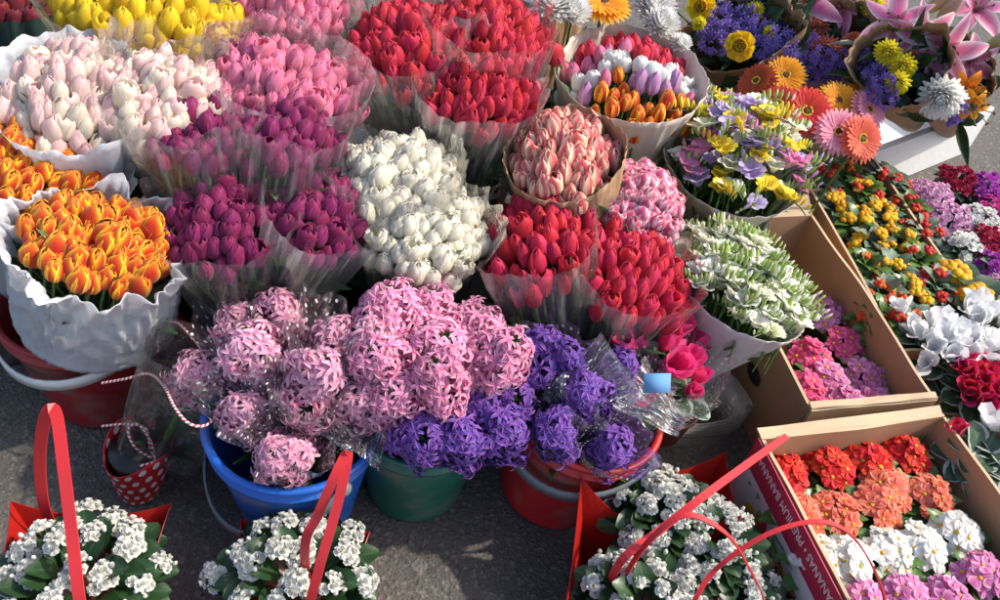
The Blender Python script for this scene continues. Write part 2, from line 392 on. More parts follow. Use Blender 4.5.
def film_mat(name, tint=(.985, .985, .985), milk=.1, dots=None, gloss=.12, dotr=.16, dotfac=.85, ns=22, bs=.55):
    """clear crackling film: see-through, with folds that catch the light, optionally printed with dots"""
    m, N, Lk, P = newmat(name)
    tc = N.new('ShaderNodeTexCoord')
    nz = N.new('ShaderNodeTexNoise'); nz.inputs['Scale'].default_value = ns; nz.inputs['Detail'].default_value = 2.5; nz.inputs['Distortion'].default_value = 1.5
    Lk.new(tc.outputs['Object'], nz.inputs['Vector'])
    at_ = N.new('ShaderNodeAttribute'); at_.attribute_name = 'pt'
    sep = N.new('ShaderNodeSeparateColor'); Lk.new(at_.outputs['Color'], sep.inputs[0])
    # creases running up the sleeve
    cx = N.new('ShaderNodeCombineXYZ'); Lk.new(math_(N, Lk, 'MULTIPLY', sep.outputs[1], 36.), cx.inputs[0]); Lk.new(math_(N, Lk, 'MULTIPLY', sep.outputs[0], 3.), cx.inputs[1])
    nc = N.new('ShaderNodeTexNoise'); nc.inputs['Scale'].default_value = 1.; nc.inputs['Detail'].default_value = 3; Lk.new(cx.outputs[0], nc.inputs['Vector'])
    b = N.new('ShaderNodeBump'); b.inputs['Strength'].default_value = bs; b.inputs['Distance'].default_value = .012
    Lk.new(math_(N, Lk, 'ADD', nz.outputs[0], nc.outputs[0]), b.inputs['Height'])
    tp = N.new('ShaderNodeBsdfTransparent'); tp.inputs[0].default_value = rgba(tint)
    gl = N.new('ShaderNodeBsdfGlossy'); gl.inputs['Roughness'].default_value = .18; gl.inputs[0].default_value = (1, 1, 1, 1); Lk.new(b.outputs[0], gl.inputs['Normal'])
    df = N.new('ShaderNodeBsdfDiffuse'); df.inputs[0].default_value = (.92, .90, .90, 1)
    tl = N.new('ShaderNodeBsdfTranslucent'); tl.inputs[0].default_value = (.92, .90, .90, 1)
    dd = N.new('ShaderNodeMixShader'); dd.inputs[0].default_value = .5; Lk.new(df.outputs[0], dd.inputs[1]); Lk.new(tl.outputs[0], dd.inputs[2])
    cr = N.new('ShaderNodeMapRange'); cr.inputs[1].default_value = .5; cr.inputs[2].default_value = .72; cr.inputs[3].default_value = milk*.6; cr.inputs[4].default_value = milk*2.6; cr.clamp = True
    Lk.new(nc.outputs[0], cr.inputs[0])
    mk = N.new('ShaderNodeMixShader'); Lk.new(cr.outputs[0], mk.inputs[0]); Lk.new(tp.outputs[0], mk.inputs[1]); Lk.new(dd.outputs[0], mk.inputs[2])
    lw = N.new('ShaderNodeLayerWeight'); lw.inputs[0].default_value = .25; Lk.new(b.outputs[0], lw.inputs['Normal'])
    gf = math_(N, Lk, 'MULTIPLY_ADD', lw.outputs['Fresnel'], .55, gloss*.4, clamp=True)
    mx = N.new('ShaderNodeMixShader'); Lk.new(gf, mx.inputs[0]); Lk.new(mk.outputs[0], mx.inputs[1]); Lk.new(gl.outputs[0], mx.inputs[2])
    out = mx.outputs[0]
    if dots:
        fx = math_(N, Lk, 'SUBTRACT', math_(N, Lk, 'FRACT', math_(N, Lk, 'MULTIPLY', sep.outputs[1], float(dots[0]))), .5)
        row = math_(N, Lk, 'MULTIPLY', sep.outputs[0], float(dots[1]))
        fy = math_(N, Lk, 'SUBTRACT', math_(N, Lk, 'FRACT', row), .5)
        dist = math_(N, Lk, 'SQRT', math_(N, Lk, 'ADD', math_(N, Lk, 'MULTIPLY', fx, fx), math_(N, Lk, 'MULTIPLY', fy, fy)))
        ds = math_(N, Lk, 'MULTIPLY', math_(N, Lk, 'LESS_THAN', dist, dotr), dotfac)
        wd = N.new('ShaderNodeBsdfDiffuse'); wd.inputs[0].default_value = (.85, .85, .85, 1)
        m2 = N.new('ShaderNodeMixShader'); Lk.new(ds, m2.inputs[0]); Lk.new(out, m2.inputs[1]); Lk.new(wd.outputs[0], m2.inputs[2]); out = m2.outputs[0]
    Lk.new(out, N['Material Output'].inputs[0]); N.remove(P); return m
G_STEM = leaf_mat('stem_green', (.06, .13, .03), (.12, .22, .06), trans=.1)
G_TULIP = leaf_mat('tulip_leaf', (.045, .10, .045), (.12, .20, .09), rough=.5)
G_DARK = leaf_mat('dark_leaf', (.008, .030, .009), (.024, .064, .018), rough=.4, trans=.1)
G_MID = leaf_mat('mid_leaf', (.04, .11, .02), (.12, .22, .05))
G_GREY = leaf_mat('grey_leaf', (.06, .11, .07), (.18, .25, .18), rough=.55)
G_CYC = leaf_mat('marbled_leaf', (.025, .07, .03), (.07, .12, .07), edge=(.5, .56, .5), edge_lo=.72)
YEL_C = petal_mat('yellow_centre', (.75, .42, .02), (.8, .55, .05), var=.05)
DARK_C = petal_mat('dark_centre', (.10, .03, .02), (.16, .06, .02))
FILM = film_mat('clear_film', milk=.09)
FILM_MILK = film_mat('milky_film', milk=.2)
FILM_DOT = film_mat('dotted_film', milk=.05, dots=(26, 16), dotr=.14, dotfac=.85)
PAPER = plain('white_paper', (.80, .81, .84), .55, 12, .04, 1., 45, trans=.55)
PAPER_GREY = plain('grey_paper', (.60, .56, .54), .6, 12, .06, .4, 25, trans=.2)
PAPER_BEIGE = plain('beige_paper', (.66, .58, .50), .6, 12, .06, .4, 25, trans=.2)
KRAFT = plain('kraft_paper', (.36, .22, .12), .65, 40, .12, .6, 35, trans=.05)
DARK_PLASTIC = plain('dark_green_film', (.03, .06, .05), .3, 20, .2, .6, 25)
# ------------------------------------------------------------------ ground
def ground():
    mb = MB(); n = 40; S = 60
    xs = np.concatenate((-np.geomspace(S, .1, n//2), np.geomspace(.1, S, n//2)))
    V = [(x, y, 0) for y in xs for x in xs]
    mb.add(V, grid_faces(len(xs)-1, len(xs)-1))
    m, N, Lk, P = newmat('asphalt')
    tc = N.new('ShaderNodeTexCoord')
    def nz(s, d=4):
        n_ = N.new('ShaderNodeTexNoise'); n_.inputs['Scale'].default_value = s; n_.inputs['Detail'].default_value = d; Lk.new(tc.outputs['Object'], n_.inputs['Vector']); return n_.outputs[0]
    vo = N.new('ShaderNodeTexVoronoi'); vo.inputs['Scale'].default_value = 170; Lk.new(tc.outputs['Object'], vo.inputs['Vector'])
    c = mixc(N, Lk, math_(N, Lk, 'MULTIPLY_ADD', nz(3), 2, -.5, clamp=True), (.068, .062, .055), (.105, .094, .082))
    c = mixc(N, Lk, math_(N, Lk, 'MULTIPLY_ADD', nz(260, 2), 3, -1.2, clamp=True), c, (.12, .108, .094), 'MIX')
    sp = N.new('ShaderNodeSeparateColor'); Lk.new(vo.outputs['Color'], sp.inputs[0])
    c = mixc(N, Lk, math_(N, Lk, 'MULTIPLY', math_(N, Lk, 'GREATER_THAN', sp.outputs[0], .86), .5), c, (.22, .20, .17))
    c = mixc(N, Lk, math_(N, Lk, 'MULTIPLY', math_(N, Lk, 'LESS_THAN', sp.outputs[1], .15), .5), c, (.04, .037, .035))
    v2 = N.new('ShaderNodeTexVoronoi'); v2.inputs['Scale'].default_value = 9; Lk.new(tc.outputs['Object'], v2.inputs['Vector'])
    sp2 = N.new('ShaderNodeSeparateColor'); Lk.new(v2.outputs['Color'], sp2.inputs[0])
    dist = math_(N, Lk, 'ADD', v2.outputs['Distance'], math_(N, Lk, 'MULTIPLY_ADD', nz(40), .1, -.05))
    gum = math_(N, Lk, 'MULTIPLY', math_(N, Lk, 'LESS_THAN', dist, .14), math_(N, Lk, 'GREATER_THAN', sp2.outputs[0], .55))
    c = mixc(N, Lk, math_(N, Lk, 'MULTIPLY', gum, .5), c, (.19, .175, .16))
    Lk.new(c, P.inputs['Base Color']); P.inputs['Roughness'].default_value = .85
    b = N.new('ShaderNodeBump'); b.inputs['Strength'].default_value = .8; b.inputs['Distance'].default_value = .003
    Lk.new(math_(N, Lk, 'ADD', nz(220, 3), math_(N, Lk, 'MULTIPLY', vo.outputs['Distance'], .8)), b.inputs['Height']); Lk.new(b.outputs[0], P.inputs['Normal'])
    o = link('ground', mb.mesh('ground', m)); o['kind'] = 'structure'; o['label'] = 'grey speckled asphalt pavement under the buckets'
ground()
# ------------------------------------------------------------------ buckets
def plastic(name, col):
    m, N, Lk, P = newmat(name); tc = N.new('ShaderNodeTexCoord')
    def nz(s, d=5, st=None):
        n_ = N.new('ShaderNodeTexNoise'); n_.inputs['Scale'].default_value = s; n_.inputs['Detail'].default_value = d
        mp = N.new('ShaderNodeMapping'); mp.inputs['Scale'].default_value = st or (1, 1, 1); Lk.new(tc.outputs['Object'], mp.inputs[0]); Lk.new(mp.outputs[0], n_.inputs['Vector']); return n_.outputs[0]
    c = mixc(N, Lk, math_(N, Lk, 'MULTIPLY_ADD', nz(7), 2.4, -.75, clamp=True), [x*.8 for x in col], [min(1, x*1.12) for x in col])
    c = mixc(N, Lk, math_(N, Lk, 'MULTIPLY_ADD', nz(11, 8), 3., -1.55, clamp=True), c, (.22, .19, .16))
    sc1 = math_(N, Lk, 'GREATER_THAN', nz(1, 2, (90, 90, 600)), .70)
    c = mixc(N, Lk, math_(N, Lk, 'MULTIPLY', sc1, .25), c, (.55, .5, .48))
    Lk.new(c, P.inputs['Base Color']); Lk.new(math_(N, Lk, 'MULTIPLY_ADD', nz(16), .6, .12), P.inputs['Roughness'])
    return m
def bucket(label, x, y, H, R, mat, hmat=None, hang=None, hand_az=0., r0=.72, group='flower buckets', low=None, loop=None, tilt=None):
    t = thing('bucket', label, 'bucket', (x, y, 0), group)
    b = R*r0
    pr = [(0, .004), (b-.006, .004), (b, .0), (b+.003, .008)]
    for k in range(1, 9): f = k/9; pr.append((b+(R-b)*f, H*f*.86))
    pr += [(R-.003, H*.86), (R+.006, H*.865), (R+.0065, H*.885), (R-.001, H*.89), (R+.001, H*.955), (R+.008, H*.965), (R+.010, H*.985), (R+.006, H), (R-.001, H*.995), (R-.004, H*.96), (b-.002, .012), (0, .012)]
    mb = MB(); mb.put(lathe(pr, 56)); link('bucket_body', mb.mesh('bucket_body', mat), t)
    if hmat:
        hb = MB(); a0 = hand_az
        dx, dy = math.cos(a0), math.sin(a0)
        for s in (-1, 1):
            hb.put(ball(.014, 5, 10, 1, 1, 1), None, (dx*s*(R+.012), dy*s*(R+.012), H*.92))
        # the handle hangs down along the front
        nx, ny = (dy, -dx)
        P = []
        for k in range(25):
            a = PI*k/24; q = math.cos(a)*(R+.016); d = math.sin(a)
            P.append((dx*q+nx*d*(R+.016), dy*q+ny*d*(R+.016), H*.92-d*hang))
        hb.put(strap(P, .022, .004, (0, 0, 1)))
        link('handle', hb.mesh('handle', hmat), t)
    if tilt: t.rotation_euler = tilt
    return t
B_RED = plastic('red_plastic', (.50, .018, .02))
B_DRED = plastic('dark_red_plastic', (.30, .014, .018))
B_BLUE = plastic('blue_plastic', (.012, .12, .52))
B_GREEN = plastic('green_plastic', (.012, .13, .085))
B_BLACK = plastic('black_plastic', (.018, .018, .02))
H_GREY = plain('grey_handle', (.15, .17, .19), .35, 8, .1)
H_WHITE = plain('pale_handle', (.62, .62, .60), .35, 8, .1)
def sp(px, py, z): p = at(px, py, z); return p.x, p.y
K = {}
def mkbucket(key, label, px, py, H, R, mat, *a, **k):
    x, y = sp(px, py, H); K[key] = (x, y, H, R); return bucket(label, x, y, H, R, mat, *a, **k)
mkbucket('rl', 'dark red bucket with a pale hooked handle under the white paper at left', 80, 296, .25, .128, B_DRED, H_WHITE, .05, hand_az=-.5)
mkbucket('blue', 'bright blue bucket with a hanging grey handle holding wrapped pink hyacinths', 294, 415, .25, .130, B_BLUE, H_GREY, .135, hand_az=-.75)
mkbucket('green', 'dark green bucket full of loose pink and violet hyacinths', 423, 402, .235, .116, B_GREEN, H_GREY, .03, hand_az=.15+PI, r0=.74)
mkbucket('red', 'bright red bucket with a grey handle holding dotted violet hyacinths', 576, 402, .25, .120, B_RED, H_GREY, .06, hand_az=-.55, r0=.78, tilt=(0, .10, 0))
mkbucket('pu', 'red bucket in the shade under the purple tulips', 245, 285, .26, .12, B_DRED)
mkbucket('wh', 'black bucket under the white double tulips', 400, 275, .26, .12, B_BLACK)
mkbucket('rc', 'black bucket under the scarlet tulips in the middle', 590, 322, .26, .125, B_BLACK)
mkbucket('oa', 'black bucket behind the dark red one, under the rear orange tulips', -20, 235, .26, .11, B_BLACK)
mkbucket('pa', 'black bucket under the pale pink tulips', 105, 180, .30, .12, B_BLACK)
mkbucket('pb', 'black bucket under the rose pink tulips', 262, 150, .30, .12, B_BLACK)
mkbucket('ye', 'black bucket under the yellow tulips at the back', 160, 105, .30, .11, B_BLACK)
mkbucket('pt', 'black bucket under the small rose pink bunch at the back', 300, 75, .30, .11, B_BLACK)
mkbucket('rb', 'black bucket under the big crimson tulip bunches', 455, 150, .30, .13, B_BLACK)
mkbucket('co', 'black bucket under the coral and pink edged tulips', 600, 235, .28, .13, B_BLACK)
mkbucket('mx', 'black bucket under the paper cone of mixed tulips', 625, 150, .30, .12, B_BLACK)
mkbucket('fm', 'black bucket under the grey cone of mixed freesias', 715, 205, .26, .11, B_BLACK)
# red liner pot nested in the green bucket
x, y, H, R = K['green']
mb = MB(); mb.put(lathe([(R*.70, .03), (R-.012, H*.99), (R-.012, H+.012), (R-.016, H+.012), (R-.020, H*.95), (R*.65, .03)], 48))
tag(link('inner_pot', mb.mesh('inner_pot', B_RED), None, (x+.0, y-.0, .0)), 'red pot whose rim shows inside the green bucket', 'pot')
# ------------------------------------------------------------------ wrappers
def sleeve(B, C, u, v, a, rx, ry, ext, r0=.03, nth=110, nh=14, amp=.05, edge=.03, seed=0, start=.0, corners=0, crease=0., tiltv=0., power=.9, flare=.0, fold=18):
    """cone of sheet round the axis from B up past C, with ruffles and an uneven rim (tall quads, attribute = height, turn)"""
    B, C, u, v, a = (np.asarray(q, float) for q in (B, C, u, v, a)); V = []; A = []
    L = np.linalg.norm(C-B)
    for i in range(nh+1):
        t = i/nh
        for k in range(nth):
            th = 2*PI*k/nth; cs, sn = math.cos(th), math.sin(th)
            n1 = noise.noise(Vector((cs*1.6+seed, sn*1.6, t*1.5))); n2 = noise.noise(Vector((cs*fold/3+seed*2, sn*fold/3, t*2.2)))
            n3 = noise.noise(Vector((cs*fold+seed*3, sn*fold, t*5)))
            s = start+(1-start)*t
            rr = s**power
            wq = noise.noise(Vector((cs*2+seed, sn*2, 7)))*1.5
            n4 = 1-2*abs(noise.noise(Vector((cs*5+wq+seed, sn*5-wq, t*3+wq))))*2; n5 = 1-4*abs(noise.noise(Vector((cs*9-wq, sn*9+seed, t*7))))
            am = (amp*t**1.5)*(n1*1.0+n2*.55+n3*.22)+crease*(.35+t)*(n4*.02+n5*.010)
            top = (edge*(n1*1.2+n2*.8)+(corners*max(0, math.cos(2*(th)+seed))**3 if corners else 0))*t**3
            h = s*(L+ext)+top-tiltv*sn*t
            w1 = (r0*(1-rr)+rx*rr)*(1+am*2.2)+flare*t**6*(1+2*n2); w2 = (r0*(1-rr)+ry*rr)*(1+am*2.2)+flare*t**6*(1+2*n2)
            V.append(B+a*h+u*cs*w1+v*sn*w2); A.append((t, k/nth, 0))
    return np.array(V), np.array(grid_faces(nh, nth, True)), np.array(A), np.zeros(nh*nth, int)
def basis(B, C):
    a = (Vector(C)-Vector(B)); L = a.length; a.normalize()
    u = (CR-a*CR.dot(a)).normalized(); v = a.cross(u); return a, u, v, L
LEAFB = [leaf_t(.16, .030, 1.25, .9, .6, .05, 8, 2).tmpl(), leaf_t(.13, .034, 1.3, .5, .5, .05, 8, 2).tmpl(), leaf_t(.18, .026, 1.4, 1.1, .6, .05, 8, 2).tmpl()]
def bunch(name, label, cat, group, px, py, z, rx, ry, base, n, heads, head_name='tulip', wrap=None, wmat=None, spread=.75, dome=.5, s=1.0, ext=.03, wargs=None,
          leaves=26, up_leaves=0, stemmat=None, leafmat=None, rise=0., zbase=.04, sv=.12, fl=None, jit=.35, pad=.024, away=.45, hsz=1.):
    """one wrapped bunch: heads spread over a dome, stems running down to the bucket"""
    C = at(px, py, z); bx, by = base[0], base[1]; B = Vector((bx, by, zbase))
    a, u, v, L = basis(B, C); S = ppm(C)
    Rx_ = rx/S; Ry_ = ry/(S*max(.35, abs(v.dot(CU))))
    t = thing(name, label, cat, B, group); au, uu, vv = (np.array(q) for q in (a, u, v)); Cn, Bn = np.array(C), np.array(B)
    st = MB(); lf = MB(); nh = n
    pts = sun_disc(n, jit); rest = MB(); heads = heads if isinstance(heads, list) else [heads]
    for i, (qx, qy) in enumerate(pts):
        rr = qx*qx+qy*qy
        pos = Cn+uu*qx*Rx_+vv*qy*Ry_-au*(dome*rr*(Rx_+Ry_)/2)+au*(U(-.5, .5)*.024)
        pos = pos + rise*np.array([0, 0, 1])*qy
        Bs = Bn+(uu*qx+vv*qy)*.02
        d = (1-spread)*au+spread*(pos-(Cn-au*max(Rx_, Ry_)*2.6))/(max(Rx_, Ry_)*2.6); d = d/np.linalg.norm(d)+np.array([U(-sv, sv), U(-sv, sv)+away, 0])
        hm = heads[i % len(heads)] if fl is None else fl(i, qx, qy)
        ss = s*hsz*U(.82, 1.12)
        link(head_name if not isinstance(hm, tuple) else hm[1], hm if not isinstance(hm, tuple) else hm[0], t, Vector(pos-Bn), quat(d, U(0, 6.28)), ss*(1 if not isinstance(hm, tuple) else hm[2]))
        d = d/np.linalg.norm(d)
        mid = Bs+(pos-Bs)*.6+(pos-Bs-au*L)*(-.12)
        st.put(tube([Bs, Bs+(mid-Bs)*.5, mid, pos-d*.03, pos], .0028, 5))
        if leaves and i % max(1, n//leaves) == 0:
            q = Bs+(pos-Bs)*U(.45, .62); dd = (pos-Bs)/np.linalg.norm(pos-Bs)
            out = np.array([U(-1, 1), U(-1, 1), 0])+(uu*qx+vv*qy)*1.2
            M = frame(dd, U(0, 6.28)); lf.put(random.choice(LEAFB), M @ Rz(U(0, 6)), q, U(.7, 1.1)*min(1.2, L/.4), rnd=random.random())
    for i in range(up_leaves):
        qx, qy = random.choice(pts); pos = Cn+uu*qx*Rx_+vv*qy*Ry_-au*(.06+dome*(qx*qx+qy*qy)*(Rx_+Ry_)/2)+uu*U(-.02, .02)
        lf.put(random.choice(LEAFB), frame(au+np.array([U(-.3, .3), U(-.3, .3), 0]), U(0, 6)), pos-au*.02, U(.5, .75), rnd=random.random())
    for ob, nm, mt in ((st, 'stems', stemmat or G_STEM), (lf, 'foliage', leafmat or G_TULIP)):
        if ob.n: ob.V = [q-Bn for q in ob.V]; link(nm, ob.mesh(nm, mt), t)
    if wrap:
        kw = dict(amp=.10, edge=.02, seed=U(0, 50), r0=.045, start=.05)
        if wmat in (PAPER, PAPER_GREY, PAPER_BEIGE, KRAFT): kw.update(crease=.22, nth=180, nh=26)
        if wargs: kw.update(wargs)
        mb = MB(); mb.put(sleeve(Bn, Cn, uu, vv, au, Rx_+pad, Ry_+pad, ext, **kw)); mb.V = [q-Bn for q in mb.V]
        o = link(wrap, mb.mesh(wrap, wmat), t)
        if wmat in (PAPER, PAPER_GREY, PAPER_BEIGE, KRAFT):
            so_ = o.modifiers.new('t', 'SOLIDIFY'); so_.thickness = .0008
    return t
def variants(fn, mats, name, k=4): return [fn().mesh(name, mats) for _ in range(k)]
def tul(name, pm, k=4, **kw): return variants(lambda: tulip_t(h=kw.get('h', .062)*U(.95, 1.08), R=kw.get('R', .0172)*U(.86, .98), opn=kw.get('opn', .3)+U(-.14, .0), ruf=kw.get('ruf', 0.), layers=kw.get('layers', 2)), [pm, G_STEM], name, k)+variants(lambda: tulip_t(h=kw.get('h', .062), R=kw.get('R', .0172)*1.05, opn=.75, ruf=kw.get('ruf', 0.), layers=kw.get('layers', 2)), [pm, G_STEM], name, 1)
M_YEL = petal_mat('yellow_petal', (.78, .50, .015), (.85, .62, .02), hue=.008)
M_PALE = petal_mat('pale_pink_petal', (.88, .76, .60), (.90, .58, .60), (.92, .78, .72), .8, var=.12, hue=.02, streak=.12, trans=.45)
M_PALE2 = petal_mat('cream_petal', (.90, .82, .60), (.92, .84, .72), (.92, .76, .72), .5, var=.08, hue=.012, streak=.1, trans=.45)
M_ROSE = petal_mat('rose_pink_petal', (.82, .28, .40), (.80, .17, .34), (.88, .45, .55), .8, hue=.012)
M_RED = petal_mat('crimson_petal', (.52, .012, .035), (.62, .022, .06), (.74, .10, .15), .4, hue=.01)
M_RED2 = petal_mat('scarlet_petal', (.52, .008, .035), (.60, .015, .055), (.72, .08, .15), .4, hue=.01)
M_PUR = petal_mat('purple_petal', (.29, .022, .115), (.24, .011, .095), (.40, .06, .21), .4, hue=.015)
M_WHT = petal_mat('cream_white_petal', (.90, .86, .66), (.92, .89, .78), var=.03, hue=.006, trans=.5, streak=.08)
M_OR = petal_mat('flame_orange_petal', (.44, .008, .004), (.78, .22, .008), (.92, .58, .02), 1.1, hue=.006, edge_pow=3.6, tip_pow=6., trans=.08)
M_CORAL = petal_mat('coral_petal', (.72, .05, .11), (.78, .13, .16), (.92, .76, .54), 2.1, hue=.01, edge_pow=2.3)
M_PKW = petal_mat('white_edged_pink_petal', (.66, .10, .22), (.68, .08, .22), (.88, .70, .74), 1.6, hue=.01, edge_pow=2.2)
M_MAUVE = petal_mat('mauve_petal', (.55, .25, .50), (.60, .28, .55), (.78, .60, .74), .7, hue=.02)
T_YEL = tul('tulip', M_YEL, h=.072, R=.020, opn=.35); T_PALE = tul('tulip', M_PALE, 5, opn=.28)+tul('tulip', M_PALE2, 3, opn=.3); T_ROSE = tul('tulip', M_ROSE, opn=.28)
T_RED = tul('tulip', M_RED, 5, h=.066, R=.0175, opn=.28); T_RED2 = tul('tulip', M_RED2, 4, h=.066, R=.0165, opn=.26); T_PUR = tul('tulip', M_PUR, 5, h=.054, opn=.3)
T_WHT = tul('tulip', M_WHT, 5, h=.055, R=.021, opn=.32, ruf=.16, layers=3); T_OR = tul('tulip', M_OR, 5, h=.054, opn=.28, R=.0175); T_CORAL = tul('tulip', M_CORAL, 5, opn=.28, h=.058)
T_PKW = tul('tulip', M_PKW, 5, h=.036, R=.018, opn=.4, layers=3)
T_MAU = tul('tulip', M_MAUVE, 3); T_WH2 = tul('tulip', petal_mat('white_petal', (.82, .83, .78), (.85, .85, .82), var=.05), 3, h=.05, R=.02, opn=.5)
G1 = 'wrapped tulip bunches packed in the flower buckets'
def TB(label, px, py, z, rx, ry, key, n, heads, wrap, wmat, **k):
    bx, by = K[key][:2]; k.setdefault('hsz', .76); k.setdefault('up_leaves', 6); return bunch('tulip_bunch', label, 'tulips', G1, px, py, z, rx, ry, (bx, by), n, heads, 'tulip', wrap, wmat, **k)
cel = dict(amp=.10, edge=.03, corners=.02)
TB('bright yellow tulips in clear film at the back', 146, 18, .60, 88, 34, 'ye', 79, T_YEL, 'film_wrap', FILM, ext=.02, spread=.45, wargs=cel)
TB('small rose pink tulip bunch at the back between the yellow and crimson ones', 292, 8, .60, 50, 30, 'pt', 58, T_ROSE, 'film_wrap', FILM, ext=.02, spread=.5, wargs=cel)
TB('pale blush tulips against white paper at the far left', 72, 92, .56, 62, 58, 'pa', 98, T_PALE, 'paper_wrap', PAPER, ext=.005, spread=.5, wargs=dict(amp=.05, edge=.02))
TB('pale blush tulips beside the rose pink bunch, in clear film', 172, 100, .56, 60, 48, 'pa', 98, T_PALE, 'film_wrap', FILM_MILK, ext=.02, spread=.5, wargs=cel)
TB('rose pink tulips under a frosted film edge behind the purple ones', 285, 82, .56, 72, 46, 'pb', 98, T_ROSE, 'film_wrap', FILM_MILK, ext=.045, spread=.5, wargs=dict(amp=.05, edge=.01))
TB('crimson tulips of the big trio, nearest the rose pink bunch', 402, 42, .58, 52, 52, 'rb', 96, T_RED, 'film_wrap', FILM, ext=.03, spread=.8, wargs=cel)
TB('crimson tulips of the big trio, rearmost behind the coral bunch', 490, 30, .60, 55, 48, 'rb', 96, T_RED, 'film_wrap', FILM, ext=.03, spread=.8, wargs=cel)
TB('crimson tulips of the big trio, nearest the white tulips', 478, 92, .55, 52, 40, 'rb', 86, T_RED, 'film_wrap', FILM_MILK, ext=.03, spread=.9, wargs=cel)
TB('purple tulips behind the front purple bunches, nearest the pale blush tulips', 198, 130, .54, 52, 34, 'pu', 58, T_PUR, 'film_wrap', FILM, ext=.03, spread=.6, wargs=cel)
TB('purple tulips behind the front purple bunches, nearest the rose pink tulips', 290, 128, .54, 48, 36, 'pu', 58, T_PUR, 'film_wrap', FILM, ext=.03, spread=.6, wargs=cel)
TB('front purple tulips beside the white paper of the orange bunch', 222, 216, .47, 56, 52, 'pu', 75, T_PUR, 'film_wrap', FILM, ext=.02, spread=.8, wargs=cel)
TB('front purple tulips beside the white double tulips', 322, 212, .47, 46, 46, 'pu', 65, T_PUR, 'film_wrap', FILM_MILK, ext=.025, spread=.8, wargs=cel)
TB('creamy white double tulips in the middle, rear bunch', 395, 168, .49, 58, 44, 'wh', 79, T_WHT, 'film_wrap', FILM, ext=.03, spread=.6, wargs=dict(amp=.06, edge=.03, corners=.05))
TB('creamy white double tulips in the middle, front bunch', 425, 225, .45, 58, 50, 'wh', 82, T_WHT, 'film_wrap', FILM, ext=.02, spread=.8, wargs=cel)
TB('flame orange and yellow tulips, rear bunch at the left edge', 34, 172, .49, 64, 42, 'oa', 57, T_OR[:5], 'paper_wrap', PAPER, ext=.012, pad=.034, dome=.3, up_leaves=20, spread=.45, wargs=dict(amp=.06, edge=.02))
TB('flame orange and yellow tulips in white paper, front bunch in the dark red bucket', 97, 248, .45, 66, 44, 'rl', 66, T_OR[:5], 'paper_wrap', PAPER, ext=.030, dome=.3, up_leaves=40, spread=.45, zbase=.10, wargs=dict(amp=.05, edge=.016, flare=.02, nth=220, nh=30, fold=9, power=.5, r0=.140, start=.42, crease=.9, tiltv=.012), pad=.020, hsz=.84)
TB('coral tulips with cream edges in kraft paper', 562, 152, .50, 52, 48, 'co', 72, T_CORAL, 'paper_wrap', KRAFT, ext=.0, pad=.014, spread=.5, wargs=dict(amp=.04, edge=.015))
TB('small pink tulips with white edges beside the coral bunch', 645, 200, .45, 40, 46, 'co', 98, T_PKW, 'paper_wrap', KRAFT, pad=.008, ext=-.02, spread=.6, wargs=dict(amp=.04, edge=.015))
TB('scarlet tulips leaning out in clear film beside the white double tulips', 536, 240, .43, 52, 48, 'rc', 65, T_RED2, 'film_wrap', FILM, ext=.03, spread=1.0, wargs=cel, leaves=34)
TB('scarlet tulips leaning out in clear film beside the magenta cyclamen', 635, 272, .41, 58, 46, 'rc', 79, T_RED2, 'film_wrap', FILM, ext=.03, spread=1.0, wargs=cel, leaves=34)

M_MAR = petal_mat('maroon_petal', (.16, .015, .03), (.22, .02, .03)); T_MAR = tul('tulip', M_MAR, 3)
mkbucket('ml', 'black bucket in the top left corner', 0, 60, .30, .13, B_BLACK); mkbucket('bk', 'black bucket at the top edge behind the crimson tulips', 545, 60, .30, .12, B_BLACK)
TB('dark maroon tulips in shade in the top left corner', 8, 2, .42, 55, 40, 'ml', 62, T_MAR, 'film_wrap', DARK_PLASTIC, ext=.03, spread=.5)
TB('dark maroon tulips in kraft paper cut by the top edge behind the mixed cone', 545, -22, .48, 40, 30, 'bk', 44, T_MAR, 'paper_wrap', KRAFT, ext=.03, spread=.5)
